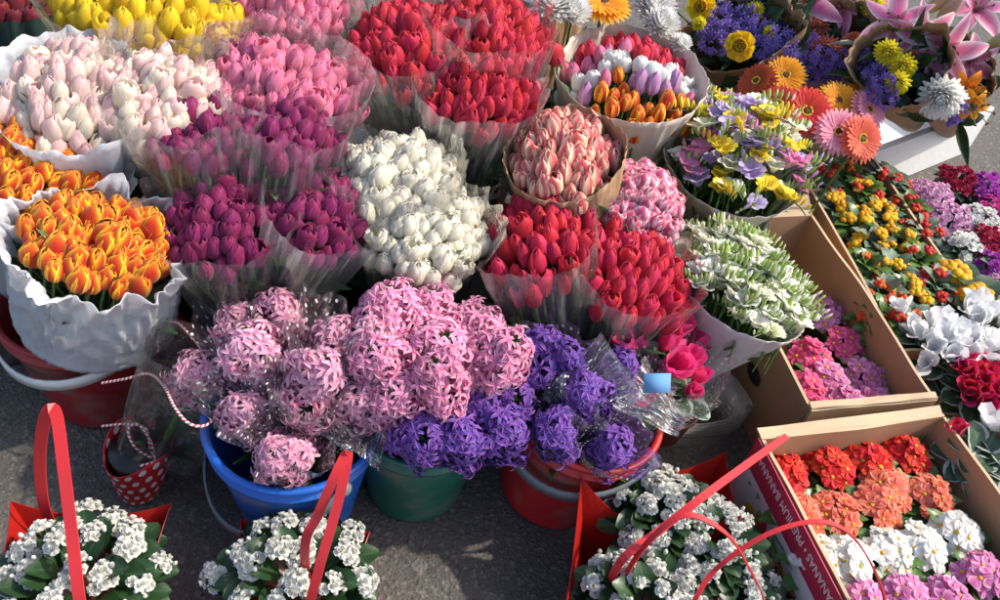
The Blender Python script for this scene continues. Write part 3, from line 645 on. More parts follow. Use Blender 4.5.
# ------------------------------------------------------------------ hyacinths
M_HPK = petal_mat('pink_hyacinth_petal', (.70, .20, .38), (.86, .50, .64), (.90, .74, .82), .8, hue=.015, var=.1)
M_HPK2 = petal_mat('bright_pink_hyacinth_petal', (.66, .10, .32), (.84, .38, .56), (.90, .66, .76), .9, hue=.015, var=.12)
M_HVI = petal_mat('violet_hyacinth_petal', (.10, .02, .28), (.22, .07, .46), (.44, .26, .70), .9, hue=.02, var=.14)
def hy(name, m, k=4, **kw): return variants(lambda: hyacinth_t(**kw), [m, G_STEM], name, k)
H_PK = hy('hyacinth_head', M_HPK, 4, R=.047, h=.078, n=100, fs=.0145); H_PK2 = hy('hyacinth', M_HPK2, 4, R=.050, h=.088, n=130, fs=.0135)
H_VI = hy('hyacinth', M_HVI, 4, R=.047, h=.075, n=110, fs=.0140)
def hyac(label, px, py, z, meshes, key, s=1., group='loose hyacinths in the green bucket'):
    P = at(px, py, z); bx, by = K[key][:2]; d = P-Vector((bx, by, -.05))
    d = d.normalized()+Vector((U(-.35, .35), U(-.35, .2), 0)); s2 = (s*U(.9, 1.15), s*U(.9, 1.15), s*U(.95, 1.3)); o = link('hyacinth', random.choice(meshes), None, P-d*.02, quat(d, U(0, 6)), s2); tag(o, label, 'hyacinth', group)
    # its stem and leaves reach down into the bucket
    mb = MB(); q = Vector((bx, by, .04))-P; M = np.array(quat(d).to_matrix())
    o.rotation_quaternion = quat(d)
    e = Vector(M.T @ np.array(q)); e = Vector((e.x/s2[0], e.y/s2[1], e.z/s2[2]))
    mb.put(tube([(0, 0, 0), e*.5+Vector((0, 0, -.01)), e*.92], .006, 6)); link('stem', mb.mesh('stem', G_STEM), o)
    return o
g2 = 'loose pink hyacinths in the green bucket'; g3 = 'loose violet hyacinths in the green bucket'
for lab, px, py, z in [
    ('pink hyacinth at the top of the packed pink cluster in the green bucket', 432, 332, .33),
    ('pink hyacinth at the top right of the packed pink cluster, near the scarlet tulips', 470, 352, .32),
    ('pink hyacinth at the upper left of the cluster, against the wrapped pale ones', 392, 345, .33),
    ('pink hyacinth in the very middle of the packed pink cluster', 430, 368, .34),
    ('pink hyacinth at the left edge of the cluster, above the blue bucket rim', 392, 382, .32),
    ('pink hyacinth just above the violet ones at lower left of the cluster', 408, 404, .30),
    ('pink hyacinth lowest in the cluster between two violet ones', 444, 402, .31),
    ('pink hyacinth in the upper part of the cluster, between the topmost and the leftmost', 412, 352, .32),
    ('pink hyacinth half buried between the middle of the cluster and its right edge', 455, 378, .305),
    ('pink hyacinth half buried behind the right edge of the cluster', 452, 350, .31),
    ('pink hyacinth at the right edge of the cluster beside the violet ones', 477, 382, .31)]:
    hyac(lab, px, py, z, H_PK2, 'green', U(1.15, 1.32), g2)
for lab, px, py, z in [
    ('violet hyacinth hanging over the green rim at its left', 415, 437, .27),
    ('violet hyacinth in the middle of the green rim, over the red inner pot', 446, 440, .27),
    ('violet hyacinth hanging over the green rim at its right', 482, 438, .26),
    ('violet hyacinth filling the gap behind the right end of the green rim', 466, 425, .26), ('violet hyacinth leaning on the left side of the bright red bucket', 500, 385, .27),
    ('violet hyacinth between the green and the red bucket', 503, 408, .27),
    ('violet hyacinth high between the pink cluster and the scarlet bunch', 516, 372, .30)]:
    hyac(lab, px, py, z, H_VI, 'green', U(1.1, 1.25), g3)
HLEAF = [leaf_t(.16, .028, 1.3, .8, .5, .03, 7, 2).tmpl() for _ in range(3)]
def wrapped_hy(label, px, py, z, heads, base, film, s=1., lean=0., group='film wrapped hyacinths', wid=.056, ext=.035, zb=.10, spinv=None, milk=None, nhead=1):
    C = at(px, py, z); B = Vector((base[0]+(C.x-base[0])*.3, base[1]+(C.y-base[1])*.3, zb)); a, u, v, L = basis(B, C)
    t = thing('wrapped_hyacinth', label, 'wrapped hyacinth', B, group)
    Bn, Cn, au, uu, vv = (np.array(q) for q in (B, C, a, u, v))
    link('flower_head', random.choice(heads), t, C-B-a*.03, quat(a+Vector((U(-.3, .3), U(-.3, .2), 0)), U(0, 6)), (s*U(.9, 1.12), s*U(.9, 1.12), s*U(.95, 1.25)))
    st = MB(); st.put(tube([(0, 0, 0), (C-B)*.5, (C-B)], .006, 6)); link('stem', st.mesh('stem', G_STEM), t)
    lf = MB()
    for i in range(4): lf.put(random.choice(HLEAF), frame(au) @ Rz(i*1.7+U(-.3, .3)), np.array(C-B)*.2, min(1.2, L/.19)*U(.8, 1), rnd=random.random())
    link('foliage', lf.mesh('foliage', G_MID), t)
    mb = MB(); mb.put(sleeve(Bn, Cn, uu, vv, au, wid, wid, ext+.015, r0=.012, nth=84, nh=16, amp=.20, edge=.015, corners=.03, seed=U(0, 60), power=1., fold=9)); mb.V = [q-Bn for q in mb.V]
    link('film_wrap', mb.mesh('film_wrap', film), t); return t
for lab, px, py, z, s in [
    ('wrapped pale pink hyacinth furthest back left, beside the string handled gift bag', 238, 345, .30, .9),
    ('wrapped pale pink hyacinth leaning left over the edge of the blue bucket', 262, 372, .31, 1.),
    ('topmost wrapped pale pink hyacinth, touching the purple tulips', 290, 332, .33, 1.),
    ('wrapped pale pink hyacinth just behind the middle one in the blue bucket', 325, 352, .33, .95),
    ('wrapped pale pink hyacinth in the middle of the blue bucket', 305, 400, .32, 1.05),
    ('wrapped pale pink hyacinth beside the loose bright pink cluster', 365, 362, .34, 1.05),
    ('wrapped pale pink hyacinth at the right rim of the blue bucket under silvery film', 352, 412, .30, .95),
    ('wrapped pink hyacinth at the left inside of the blue bucket rim', 248, 415, .27, .9),
    ('wrapped mauve pink hyacinth lying low at the front of the blue bucket', 292, 453, .26, 1.0)]:
    wrapped_hy(lab, px, py, z, H_PK, K['blue'], FILM_DOT, s*1.22, group='wrapped pink hyacinths in the blue bucket')
for lab, px, py, z, s in [
    ('wrapped violet hyacinth at the back left of the red bucket, under the scarlet tulips', 555, 372, .31, .95),
    ('wrapped violet hyacinth at the back right of the red bucket near the blue card', 620, 385, .30, .9),
    ('wrapped violet hyacinth in the middle of the red bucket', 590, 405, .31, 1.),
    ('wrapped violet hyacinth at the left of the red bucket rim', 557, 432, .27, 1.05),
    ('wrapped violet hyacinth low at the right of the red bucket rim', 603, 446, .26, .95)]:
    wrapped_hy(lab, px, py, z, H_VI, K['red'], FILM_DOT, s*1.2, group='wrapped violet hyacinths in the red bucket', wid=.055)
# silvery crumpled film in the violet bucket and blue bucket
SILVER = film_mat('silvery_film', tint=(.9, .92, .95), milk=.14, gloss=.16, dots=(16, 14), dotr=.09, ns=3, bs=.06)
def crumple(label, px, py, z, w_, h_, dirn, mat, seed=0, name='crumpled_film'):
    C = at(px, py, z); mb = MB(); V = []; A = []; n = 44
    M = frame(dirn, seed)
    for i in range(n+1):
        for j in range(n+1):
            a, b = i/n-.5, j/n-.5
            f = .03*noise.noise(Vector((a*2.5+seed, b*2.5, 0)))+.009*(.4+a+.5)*abs(math.sin(17*b+2.5*noise.noise(Vector((a*2, b*4, seed)))))
            taper = .35+.65*(i/n)
            V.append((a*w_, b*h_*taper, f)); A.append((i/n, j/n, 0))
    V = np.array(V) @ M.T; mb.add(V, grid_faces(n, n), A)
    return tag(link(name, mb.mesh(name, mat), None, C), label, 'plastic film')
crumple('silvery crumpled film in the red bucket between violet hyacinths', 585, 385, .34, .13, .11, (-.2, -.6, .8), SILVER, 1.)
crumple('silvery dotted film beside the red bucket under the blue card', 655, 405, .33, .12, .10, (.2, -.5, .8), SILVER, 2.4)
crumple('silvery crumpled film at the right rim of the blue bucket', 365, 425, .285, .10, .11, (.1, -.3, .9), SILVER, 4.1)
# magenta cyclamen between the buckets and the freesia cone
M_MAG = petal_mat('magenta_petal', (.74, .03, .20), (.86, .06, .28), (.88, .16, .36), .4, hue=.01)
CYC_M = variants(lambda: cyclamen_t(.05), [M_MAG, G_STEM], 'cyclamen_flower', 3)
CLEAF = [leaf_t(.05, .05, .35, -.4, .15, .06, 6, 4, lambda t: max(.05, math.sin(PI*(.14+.84*t))**.6)).tmpl() for _ in range(4)]
BLEAF = [leaf_t(.055, .036, .6, -.5, .2, .10, 7, 4).tmpl() for _ in range(4)]
SLEAF = [leaf_t(.028, .018, .6, -.4, .2, .08, 4, 2).tmpl() for _ in range(4)]
POT = plain('brown_plastic_pot', (.16, .05, .03), .5, 10, .1)
def plant(name, label, cat, group, P, R, heads, nh, head_name, leaf, leafm, nleaf, ls=1., hs=1., h=.07, dome=.35, pot=True, up=.7, hz=.0, cl=None, lt=.35, jit=.4, flowerdisc=1.0, stem=True, flat=1.25):
    """potted plant: P is the top of its flower mass"""
    P = Vector(P); base = Vector((P.x, P.y, max(0, P.z-h-.06))); t = thing(name, label, cat, base, group); top = P.z-base.z
    if pot:
        mb = MB(); ph = max(.04, top-h*.75)
        mb.put(lathe([(0, 0), (.034, 0), (.046, ph-.01), (.049, ph-.01), (.049, ph), (.044, ph), (.043, ph-.012), (0, ph-.014)], 20)); link('pot', mb.mesh('pot', POT), t)
    lf = MB()
    for i in range(nleaf):
        q = math.sqrt((i+.5)/nleaf); a = i*2.39996+U(-.3, .3); el = flat+.0-1.15*(q if flat > 1 else q*.5)+U(-.2, .2)
        base_ = (R*.75*q*math.cos(a), R*.75*q*math.sin(a), top-h*.45-R*dome*q*q+U(-.012, .012))
        lf.put(random.choice(leaf), Rz(a+U(-.4, .4)) @ Ry(-(el-lt)), base_, ls*U(.75, 1.15), rnd=random.random())
    for i in range(10):
        a = U(0, 6.28); lf.put(tube([(U(-.01, .01), U(-.01, .01), top-h-.02), (R*.5*math.cos(a), R*.5*math.sin(a), top-h*.4)], .0015, 4))
    link('foliage', lf.mesh('foliage', leafm), t)
    sm = MB()
    for i, (qx, qy) in enumerate(sun_disc(nh, jit)):
        rr = qx*qx+qy*qy; pos = Vector((qx*R*flowerdisc, qy*R*flowerdisc, top-R*dome*rr+U(-.006, .006)+hz)); d = Vector((qx*(1-up)*2, qy*(1-up)*2, 1))
        d += Vector((U(-.2, .2), U(-.2, .2)-.12, 0))
        link(head_name, random.choice(heads), t, pos, quat(d, U(0, 6)), hs*U(.88, 1.12))
        if stem: sm.put(tube([(qx*R*.3, qy*R*.3, top-h), (qx*R*.8, qy*R*.8, pos.z-.03), pos], .0013, 4))
    if sm.n: link('stems', sm.mesh('stems', G_STEM), t)
    return t
# cyclamen heads sit beside the scarlet tulips
plant('cyclamen_plant', 'magenta cyclamen with dark marbled leaves between the scarlet tulips and the freesia cone', 'cyclamen', None, at(655, 350, .32), .065, CYC_M, 9, 'flower', CLEAF, G_CYC, 24, 1.1, 1.25, h=.10, dome=.4, up=.6)
wc = plant('wrapped_cyclamen', 'small magenta cyclamen in dotted film behind the blue card', 'cyclamen', None, at(683, 382, .30), .035, CYC_M, 4, 'flower', CLEAF, G_CYC, 8, .8, .75, h=.08, up=.6)
mb = MB(); pb = Vector(wc.location); mb.put(sleeve((0, 0, 0), (0, 0, .13), (1, 0, 0), (0, 1, 0), (0, 0, 1), .07, .07, .03, r0=.02, nth=80, amp=.2, edge=.02, corners=.04, seed=3., fold=9))
link('film_wrap', mb.mesh('film_wrap', FILM_DOT), wc)
mb = MB(); mb.put(box(-.022, .022, -.0008, .0008, -.015, .015)); V_ = mb.V[0]; mb.V = [V_ @ (Rz(.25) @ Rx(-.75)).T]
tag(link('gift_card', mb.mesh('gift_card', plain('blue_card', (.12, .28, .52), .9, 10, .05)), None, at(657, 383, .37)), 'plain light blue card tucked in silvery film beside the magenta cyclamen', 'card')
# variegated plant between the scarlet tulips and white freesias
plant('leafy_plant', 'grey edged leafy plant squeezed between the scarlet tulips and the white freesias', 'pot plant', None, at(686, 306, .30), .05, CYC_M, 3, 'flower', CLEAF, G_CYC, 30, .9, .6, h=.09)
# stacked clear trays on the ground
TRAY = film_mat('clear_tray_plastic', milk=.5, gloss=.15)
for i in range(5):
    mb = MB(); pr = []
    c_ = [(-.07, -.05), (.07, -.05), (.07, .05), (-.07, .05)]
    for (sx, z) in ((.86, .004), (.97, .05), (1.06, .052), (1.06, .054)):
        for k in range(40):
            a = 2*PI*k/40; e = 4; r = (abs(math.cos(a))**e+abs(math.sin(a))**e)**(-1/e); pr.append((.075*sx*r*math.cos(a), .055*sx*r*math.sin(a), z))
    mb.add(pr, grid_faces(3, 40, True)); 
    p = at(690, 428, 0); o = link('plastic_tray', mb.mesh('plastic_tray', TRAY), None, (p.x+.002*i, p.y, .004+.012*i)); o.rotation_euler = (0, 0, .35+.03*i)
    tag(o, ['lowest clear plastic tray of the nested stack beside the cardboard box', 'clear plastic tray second from the bottom of the nested stack', 'clear plastic tray in the middle of the nested stack', 'clear plastic tray second from the top of the nested stack', 'topmost clear plastic tray of the nested stack beside the cardboard box'][i], 'tray', 'nested clear plastic trays')
# ------------------------------------------------------------------ paper cones with cut flowers
def fmesh(fn, mats, nm, k=3): return variants(fn, mats, nm, k)
CHR_W = fmesh(lambda: pompon_t(.034, 120), [petal_mat('white_chrysanthemum_petal', (.82, .82, .76), (.88, .88, .86), var=.04, streak=.08)], 'chrysanthemum')
CHR_Y = fmesh(lambda: pompon_t(.024, 80), [petal_mat('yellow_chrysanthemum_petal', (.72, .60, .03), (.82, .74, .05), var=.05)], 'chrysanthemum')
CHR_B = fmesh(lambda: daisy_t(.026, 18, 3, .26, .3, .35, .2), [petal_mat('burgundy_petal', (.22, .015, .03), (.30, .02, .04), (.65, .40, .25), .9), YEL_C, YEL_C], 'chrysanthemum')
def gm(nm, c, e): return fmesh(lambda: daisy_t(.05, 28, 2, .25, .17), [petal_mat(nm, c, e, hue=.008), DARK_C, YEL_C], 'gerbera', 2)
GB_O = gm('golden_gerbera_petal', (.82, .30, .01), (.88, .42, .015)); GB_R = gm('red_gerbera_petal', (.72, .03, .03), (.80, .06, .05))
GB_P = gm('pink_gerbera_petal', (.78, .22, .38), (.86, .42, .52)); GB_C = gm('coral_gerbera_petal', (.80, .10, .05), (.85, .20, .12)); GB_D = gm('rust_gerbera_petal', (.42, .06, .02), (.50, .09, .03))
RAN_Y = fmesh(lambda: rosette_t(.026, (5, 7, 8, 8), (1.5, 1.25, .9, .5)), [petal_mat('yellow_ranunculus_petal', (.80, .52, .01), (.86, .64, .02), var=.04)], 'ranunculus')
ROSE = fmesh(lambda: rosette_t(.028, (4, 5, 6, 6), (1.55, 1.4, 1.2, .9)), [petal_mat('peach_rose_petal', (.78, .24, .12), (.84, .36, .20))], 'rose')
STAT = fmesh(statice_t, [petal_mat('purple_statice_petal', (.14, .06, .38), (.20, .10, .50), (.5, .45, .7), .6), G_STEM], 'statice')
LILY = fmesh(lambda: lily_t(.085, .036), [petal_mat('pink_lily_petal', (.62, .08, .26), (.76, .28, .44), (.88, .76, .80), 1.3, edge_pow=2.4, trans=.35), G_STEM, DARK_C], 'lily')
LBUD = fmesh(lambda: bud_t(.085, .013), [petal_mat('lily_bud_green', (.30, .42, .12), (.62, .42, .36), trans=.2)], 'lily_bud', 2)
ALST = fmesh(lambda: lily_t(.038, .020), [petal_mat('orange_alstroemeria_petal', (.80, .24, .01), (.86, .38, .02)), G_STEM, DARK_C], 'alstroemeria')
FRG = leaf_mat('bud_green', (.20, .34, .05), (.42, .52, .16))
def fz(nm, c, t, green=.5, nb=7, op=2): return fmesh(lambda: freesia_t(nb, op, 1.15, green), [petal_mat(nm, c, t, var=.06), G_STEM, FRG], 'freesia', 3)
FR_W = fz('white_freesia_petal', (.72, .76, .40), (.88, .88, .80), .85, 8, 2)+fz('white_freesia_bloom', (.84, .84, .66), (.90, .90, .84), .6, 8, 2); FR_Y = fz('yellow_freesia_petal', (.78, .60, .04), (.86, .72, .05)); FR_L = fz('lilac_freesia_petal', (.55, .42, .68), (.62, .52, .78)); FR_P = fz('pink_freesia_petal', (.80, .60, .60), (.76, .20, .50))
# mixed tulip cone
def mixfl(i, qx, qy):
    y = qy+.12*math.sin(7*qx)
    if y > .30: return random.choice(T_RED)
    if y > .05: return random.choice((T_ROSE if qx < 0 else T_RED))
    if y > -.25: return random.choice(T_WH2)
    if y > -.5: return random.choice([T_OR, T_ROSE, T_OR, T_MAU][i % 4])
    return random.choice(T_OR)
TB('mixed tulips in red, white, lilac and orange bands in a pale paper cone', 632, 72, .50, 66, 56, 'mx', 88, T_OR, 'paper_wrap', PAPER_BEIGE, ext=.0, spread=.5, fl=mixfl, pad=.02, wargs=dict(amp=.03, edge=.006, r0=.02))
# loose white chrysanthemums and a golden gerbera standing behind that cone
def cut(name, label, cat, px, py, z, me, d=(0, -.25, 1), s=1., group=None, L=.4, parts=(), lean=.3):
    P = at(px, py, z); o = tag(link(name, me, None, P, quat(d), s), label, cat, group)
    q = np.array(quat(d).to_matrix()).T @ np.array((d[0]*-.05, .12*lean, -L)); mb = MB(); mb.put(tube([(0, 0, 0), tuple(q*.4+np.array([0, 0, -.01])), tuple(q)], .0028, 5))
    link('stem', mb.mesh('stem', G_STEM), o); return o
gx = 'cut flowers standing behind the mixed tulip cone'
cut('chrysanthemum', 'white chrysanthemum behind the mixed cone, leftmost at the top edge', 'chrysanthemum', 552, 6, .56, CHR_W[0], group=gx, s=1.7)
cut('chrysanthemum', 'rounder white chrysanthemum next to the golden gerbera at the top edge', 'chrysanthemum', 573, 14, .55, CHR_W[1], group=gx, s=1.2)
cut('gerbera', 'golden gerbera cut by the top edge between white chrysanthemums', 'gerbera', 604, 4, .55, GB_O[0], group=gx, s=1.25)
cut('chrysanthemum', 'white chrysanthemum right of the golden gerbera at the top edge', 'chrysanthemum', 652, 8, .54, CHR_W[2], group=gx, s=1.6)
cut('chrysanthemum', 'lower white chrysanthemum hugging the right side of the mixed cone', 'chrysanthemum', 660, 26, .53, CHR_W[1], group=gx, s=1.3)
cut('chrysanthemum', 'small white chrysanthemum at the far right of the mixed cone', 'chrysanthemum', 680, 45, .51, CHR_W[0], group=gx, s=.75)
cut('tulip', 'dark red tulip alone at the left of the mixed cone', 'tulip', 558, 62, .50, T_RED[1], d=(-.4, -.6, .8), group=gx, s=1.2)
# freesia cones
def mixfr(i, qx, qy): return random.choice([FR_L, FR_Y, FR_W, FR_P, FR_L, FR_Y, FR_W][i % 7])
bunch('freesia_bunch', 'mixed yellow, lilac and white freesias in a grey paper cone', 'freesias', 'freesia bunches in paper cones', 742, 140, .46, 66, 62, K['fm'][:2], 62, FR_W, 'freesia', 'paper_wrap', PAPER_GREY, fl=mixfr, spread=.7, s=1.05, ext=-.045, wargs=dict(amp=.02, edge=.006, r0=.01, power=1.), leaves=30, zbase=.10, leafmat=G_MID, sv=.3, jit=.5, pad=.012)
wb = sp(676, 385, .12)
bunch('freesia_bunch', 'white freesias with green buds in a pale paper cone leaning on the box', 'freesias', 'freesia bunches in paper cones', 744, 262, .38, 60, 44, wb, 100, FR_W, 'freesia', 'paper_wrap', PAPER_GREY, spread=.8, s=1.0, ext=-.05, wargs=dict(amp=.02, edge=.006, r0=.01, power=1.), leaves=0, zbase=.10, leafmat=G_MID, sv=.22, jit=.4, pad=.022, away=.25)
# gerberas in front of the kraft bouquets
gg = 'gerberas bunched under the kraft bouquets'
GBASE = sp(835, 165, .2)
for lab, px, py, me, d, s in [
    ('golden yellow gerbera facing straight up, highest on the left of the gerberas', 785, 76, GB_O[0], (-.2, -.6, 1), .95),
    ('rust brown gerbera in shade behind the golden yellow one', 757, 82, GB_D[0], (-.6, -.3, .6), .9),
    ('big red gerbera in the middle of the gerberas', 806, 112, GB_R[0], (-.1, -.7, .9), 1.1),
    ('red gerbera half hidden under the golden yellow one', 778, 104, GB_R[1], (-.4, -.6, .8), .8),
    ('orange yellow gerbera beside the kraft paper edge', 838, 101, GB_O[1], (.1, -.6, 1), .9),
    ('small golden gerbera tucked furthest back against the kraft paper', 862, 84, GB_O[0], (.1, -.2, 1), .75),
    ('pale pink gerbera with a dark eye below the orange yellow one', 838, 132, GB_P[0], (.0, -.8, .8), .95),
    ('pale pink gerbera at the right against the kraft bouquet', 868, 110, GB_P[1], (.4, -.5, .9), .9),
    ('coral gerbera lowest of the gerberas, over the cardboard box', 861, 139, GB_C[0], (.3, -.8, .8), .95)]:
    cut('gerbera', lab, 'gerbera', px, py, .44, me, d, s*1.12, gg, L=.34)
# kraft bouquets
def bouquet(label, px, py, z, rx, ry, items, base, ext=.0, wargs=None, leaves=16, zbase=.12):
    C = at(px, py, z); B = Vector((base[0], base[1], zbase)); a, u, v, L = basis(B, C)
    S = ppm(C); Rx_, Ry_ = rx/S, ry/(S*max(.35, abs(v.dot(CU)))); t = thing('kraft_bouquet', label, 'bouquet', B, 'mixed bouquets in kraft paper')
    Bn, Cn, au, uu, vv = (np.array(q) for q in (B, C, a, u, v)); st = MB(); lf = MB()
    for (nm, me, x, y, dz, dx, dy, s) in items:
        P = at(x, y, z+dz); d = au+uu*dx+vv*dy
        link(nm, me, t, P-B, quat(d, U(0, 6)), s*{'lily': 1.1, 'statice': 1.2}.get(nm, 1.3)); p = np.array(P-B); st.put(tube([(0, 0, 0), p*.6+au*.02, p], .0026, 5))
    for i, (qx, qy) in enumerate(sun_disc(leaves, .6)):
        p = np.array(C-B)+uu*qx*Rx_+vv*qy*Ry_-au*.07
        lf.put(random.choice(LEAFB), frame(au+uu*qx*.6+vv*qy*.6) @ Rz(U(0, 6)), p, U(.5, .8), rnd=random.random())
        lf.put(random.choice(BLEAF), frame(au) @ Rz(U(0, 6)), p+au*.02, U(.7, 1.), rnd=random.random())
    link('stems', st.mesh('stems', G_STEM), t); link('foliage', lf.mesh('foliage', G_DARK), t)
    kw = dict(amp=.10, edge=.02, seed=U(0, 50), r0=.03); kw.update(wargs or {})
    mb = MB(); mb.put(sleeve(Bn, Cn, uu, vv, au, Rx_, Ry_, ext, **kw)); mb.V = [q-Bn for q in mb.V]
    o = link('paper_wrap', mb.mesh('paper_wrap', KRAFT), t); so_ = o.modifiers.new('t', 'SOLIDIFY'); so_.thickness = .0008
    return t
def R_(l): return random.choice(l)
bouquet('bouquet of purple statice with yellow ranunculus at the top edge', 735, 30, .46, 62, 42, [
    ('ranunculus', RAN_Y[0], 702, 8, .02, 0, -.4, 1.15), ('ranunculus', RAN_Y[1], 741, 46, .02, 0, -.5, 1.15), ('chrysanthemum', CHR_Y[1], 755, 12, .03, 0, -.3, .8), ('chrysanthemum', CHR_Y[2], 770, 32, .02, .2, -.3, .55), ('chrysanthemum', CHR_Y[0], 700, 24, .01, -.2, -.3, .6)]
    +[('statice', R_(STAT), x, y, -.0, U(-.3, .3), U(-.5, .1), 1.1) for x, y in ((725, 8), (733, 25), (718, 32), (745, 28), (760, 40), (765, 22), (740, 12), (778, 48))]+[('orchid', R_(LILY), 670, 4, .0, -.4, -.2, .35)], sp(770, 110, .12), leaves=22)
bouquet('bouquet with pink lily, burgundy chrysanthemums and a peach rose', 822, 40, .47, 52, 42, [
    ('lily', LILY[0], 812, 4, .04, -.2, -.2, 1.1), ('lily', LILY[1], 842, 8, .04, .2, -.2, .9), ('chrysanthemum', CHR_B[0], 816, 30, .0, -.1, -.5, 1.1), ('chrysanthemum', CHR_B[1], 838, 28, .0, .1, -.5, .9), ('chrysanthemum', CHR_B[2], 826, 50, .0, 0, -.6, 1.15),
    ('rose', ROSE[0], 851, 45, .0, .2, -.5, 1.1), ('alstroemeria', ALST[0], 793, 26, .0, -.5, -.4, .9)]+[('statice', R_(STAT), x, y, -.02, 0, -.4, .95) for x, y in ((818, 66), (838, 68), (860, 55), (802, 48), (862, 30))], sp(850, 120, .12), leaves=14)
bouquet('bouquet with yellow chrysanthemums and pink lily in wide kraft', 900, 66, .52, 44, 44, [
    ('chrysanthemum', CHR_Y[0], 888, 52, .02, -.2, -.5, 1.), ('chrysanthemum', CHR_Y[1], 903, 66, .01, 0, -.5, 1.), ('chrysanthemum', CHR_Y[2], 898, 82, -.01, 0, -.6, .9), ('chrysanthemum', CHR_Y[1], 872, 4, .03, 0, 0, 1.),
    ('lily', LILY[1], 898, 22, .05, -.2, -.3, 1.0), ('lily', LILY[2], 918, 34, .04, .3, -.6, .95), ('lily_bud', LBUD[0], 925, 12, .04, .8, .2, 1.), ('lily_bud', LBUD[1], 938, 20, .04, .6, .3, .9), ('rose', ROSE[1], 910, 56, .0, .1, -.5, .7)]+
    [('statice', R_(STAT), x, y, -.03, 0, -.3, .8) for x, y in ((880, 78), (874, 62), (884, 92), (915, 70))], sp(912, 122, .12), leaves=16, ext=.025)
bouquet('bouquet with a white chrysanthemum and white edged lily nearest the right edge', 950, 76, .50, 42, 40, [
    ('lily', LILY[0], 946, 50, .05, 0, -.5, 1.05), ('lily', LILY[2], 968, 62, .03, .4, -.5, .8), ('lily', LILY[1], 975, 12, .06, .3, .1, 1.), ('lily_bud', LBUD[0], 985, 48, .05, 1.2, .2, .95), ('chrysanthemum', CHR_W[0], 942, 96, .0, -.1, -.6, 1.15),
    ('alstroemeria', ALST[0], 966, 88, .0, .2, -.5, 1.0), ('alstroemeria', ALST[1], 971, 104, -.01, .3, -.6, .9)]+[('statice', R_(STAT), x, y, -.02, 0, -.5, .8) for x, y in ((958, 106), (948, 110))], sp(948, 128, .12), leaves=16, ext=.025)
for i, (lab, px, py, me, s, z) in enumerate([('pale pink lily at the very top right', 880, 0, LILY[2], .9, .52), ]):
    cut('lily', lab, 'lily', px, py, z, me, (0, -.3, 1), s, None)
# white foam box under the bouquets
FOAM = plain('white_foam', (.74, .74, .73), .6, 25, .04, .25, 60)
def openbox(name, label, cat, cx, cy_, rot, W, D, Hh, th, mat, group=None, parts=None, z0=.002, lid=None):
    t = thing(name, label, cat, (cx, cy_, z0), group); t.rotation_euler = (0, 0, rot)
    for nm, b in (('side_panel', (0, W, 0, th, 0, Hh)), ('side_panel', (0, W, D-th, D, 0, Hh)), ('side_panel', (0, th, th+.001, D-th-.001, 0, Hh)), ('side_panel', (W-th, W, th+.001, D-th-.001, 0, Hh)), ('bottom_panel', (th+.001, W-th-.001, th+.001, D-th-.001, .002, .008))):
        mb = MB()
        x0, x1, y0, y1, z0_, z1_ = b
        mb.put(box(*b)); me = mb.mesh(nm, mat, False); o = link(nm, me, t)
        bv = o.modifiers.new('b', 'BEVEL'); bv.width = .0012; bv.segments = 2
    return t
p = at(872, 164, 0.16)
openbox('foam_box', 'white foam box under the lily bouquets on the pavement', 'foam box', p.x-.02, p.y+.02, .72, .62, .30, .16, .02, FOAM)
# ------------------------------------------------------------------ cardboard boxes
def card_mat(name, c1):
    m, N, Lk, P = newmat(name)
    tc = N.new('ShaderNodeTexCoord'); mp = N.new('ShaderNodeMapping'); mp.inputs['Scale'].default_value = (3, 3, 180); Lk.new(tc.outputs['Object'], mp.inputs[0])
    n1 = N.new('ShaderNodeTexNoise'); n1.inputs['Scale'].default_value = 7; n1.inputs['Detail'].default_value = 5; Lk.new(tc.outputs['Object'], n1.inputs['Vector'])
    n2 = N.new('ShaderNodeTexNoise'); n2.inputs['Scale'].default_value = 1.; Lk.new(mp.outputs[0], n2.inputs['Vector'])
    c = mixc(N, Lk, math_(N, Lk, 'MULTIPLY_ADD', n1.outputs[0], 2.2, -.6, clamp=True), [x*.8 for x in c1], [x*1.15 for x in c1])
    c = mixc(N, Lk, math_(N, Lk, 'MULTIPLY', n2.outputs[0], .25), c, [x*.7 for x in c1])
    Lk.new(c, P.inputs['Base Color']); P.inputs['Roughness'].default_value = .75
    b = N.new('ShaderNodeBump'); b.inputs['Strength'].default_value = .25; b.inputs['Distance'].default_value = .002; Lk.new(math_(N, Lk, 'ADD', n1.outputs[0], n2.outputs[0]), b.inputs['Height']); Lk.new(b.outputs[0], P.inputs['Normal'])
    return m
CARD = card_mat('cardboard', (.40, .235, .125)); CARD_E = card_mat('cardboard_edge', (.52, .38, .24)); PRINT_RED = plain('red_print', (.42, .02, .06), .5, 15, .1); PRINT_W = plain('white_print', (.72, .68, .66), .5, 15, .04)
HOLE = plain('dark_hole', (.012, .010, .009), .9)
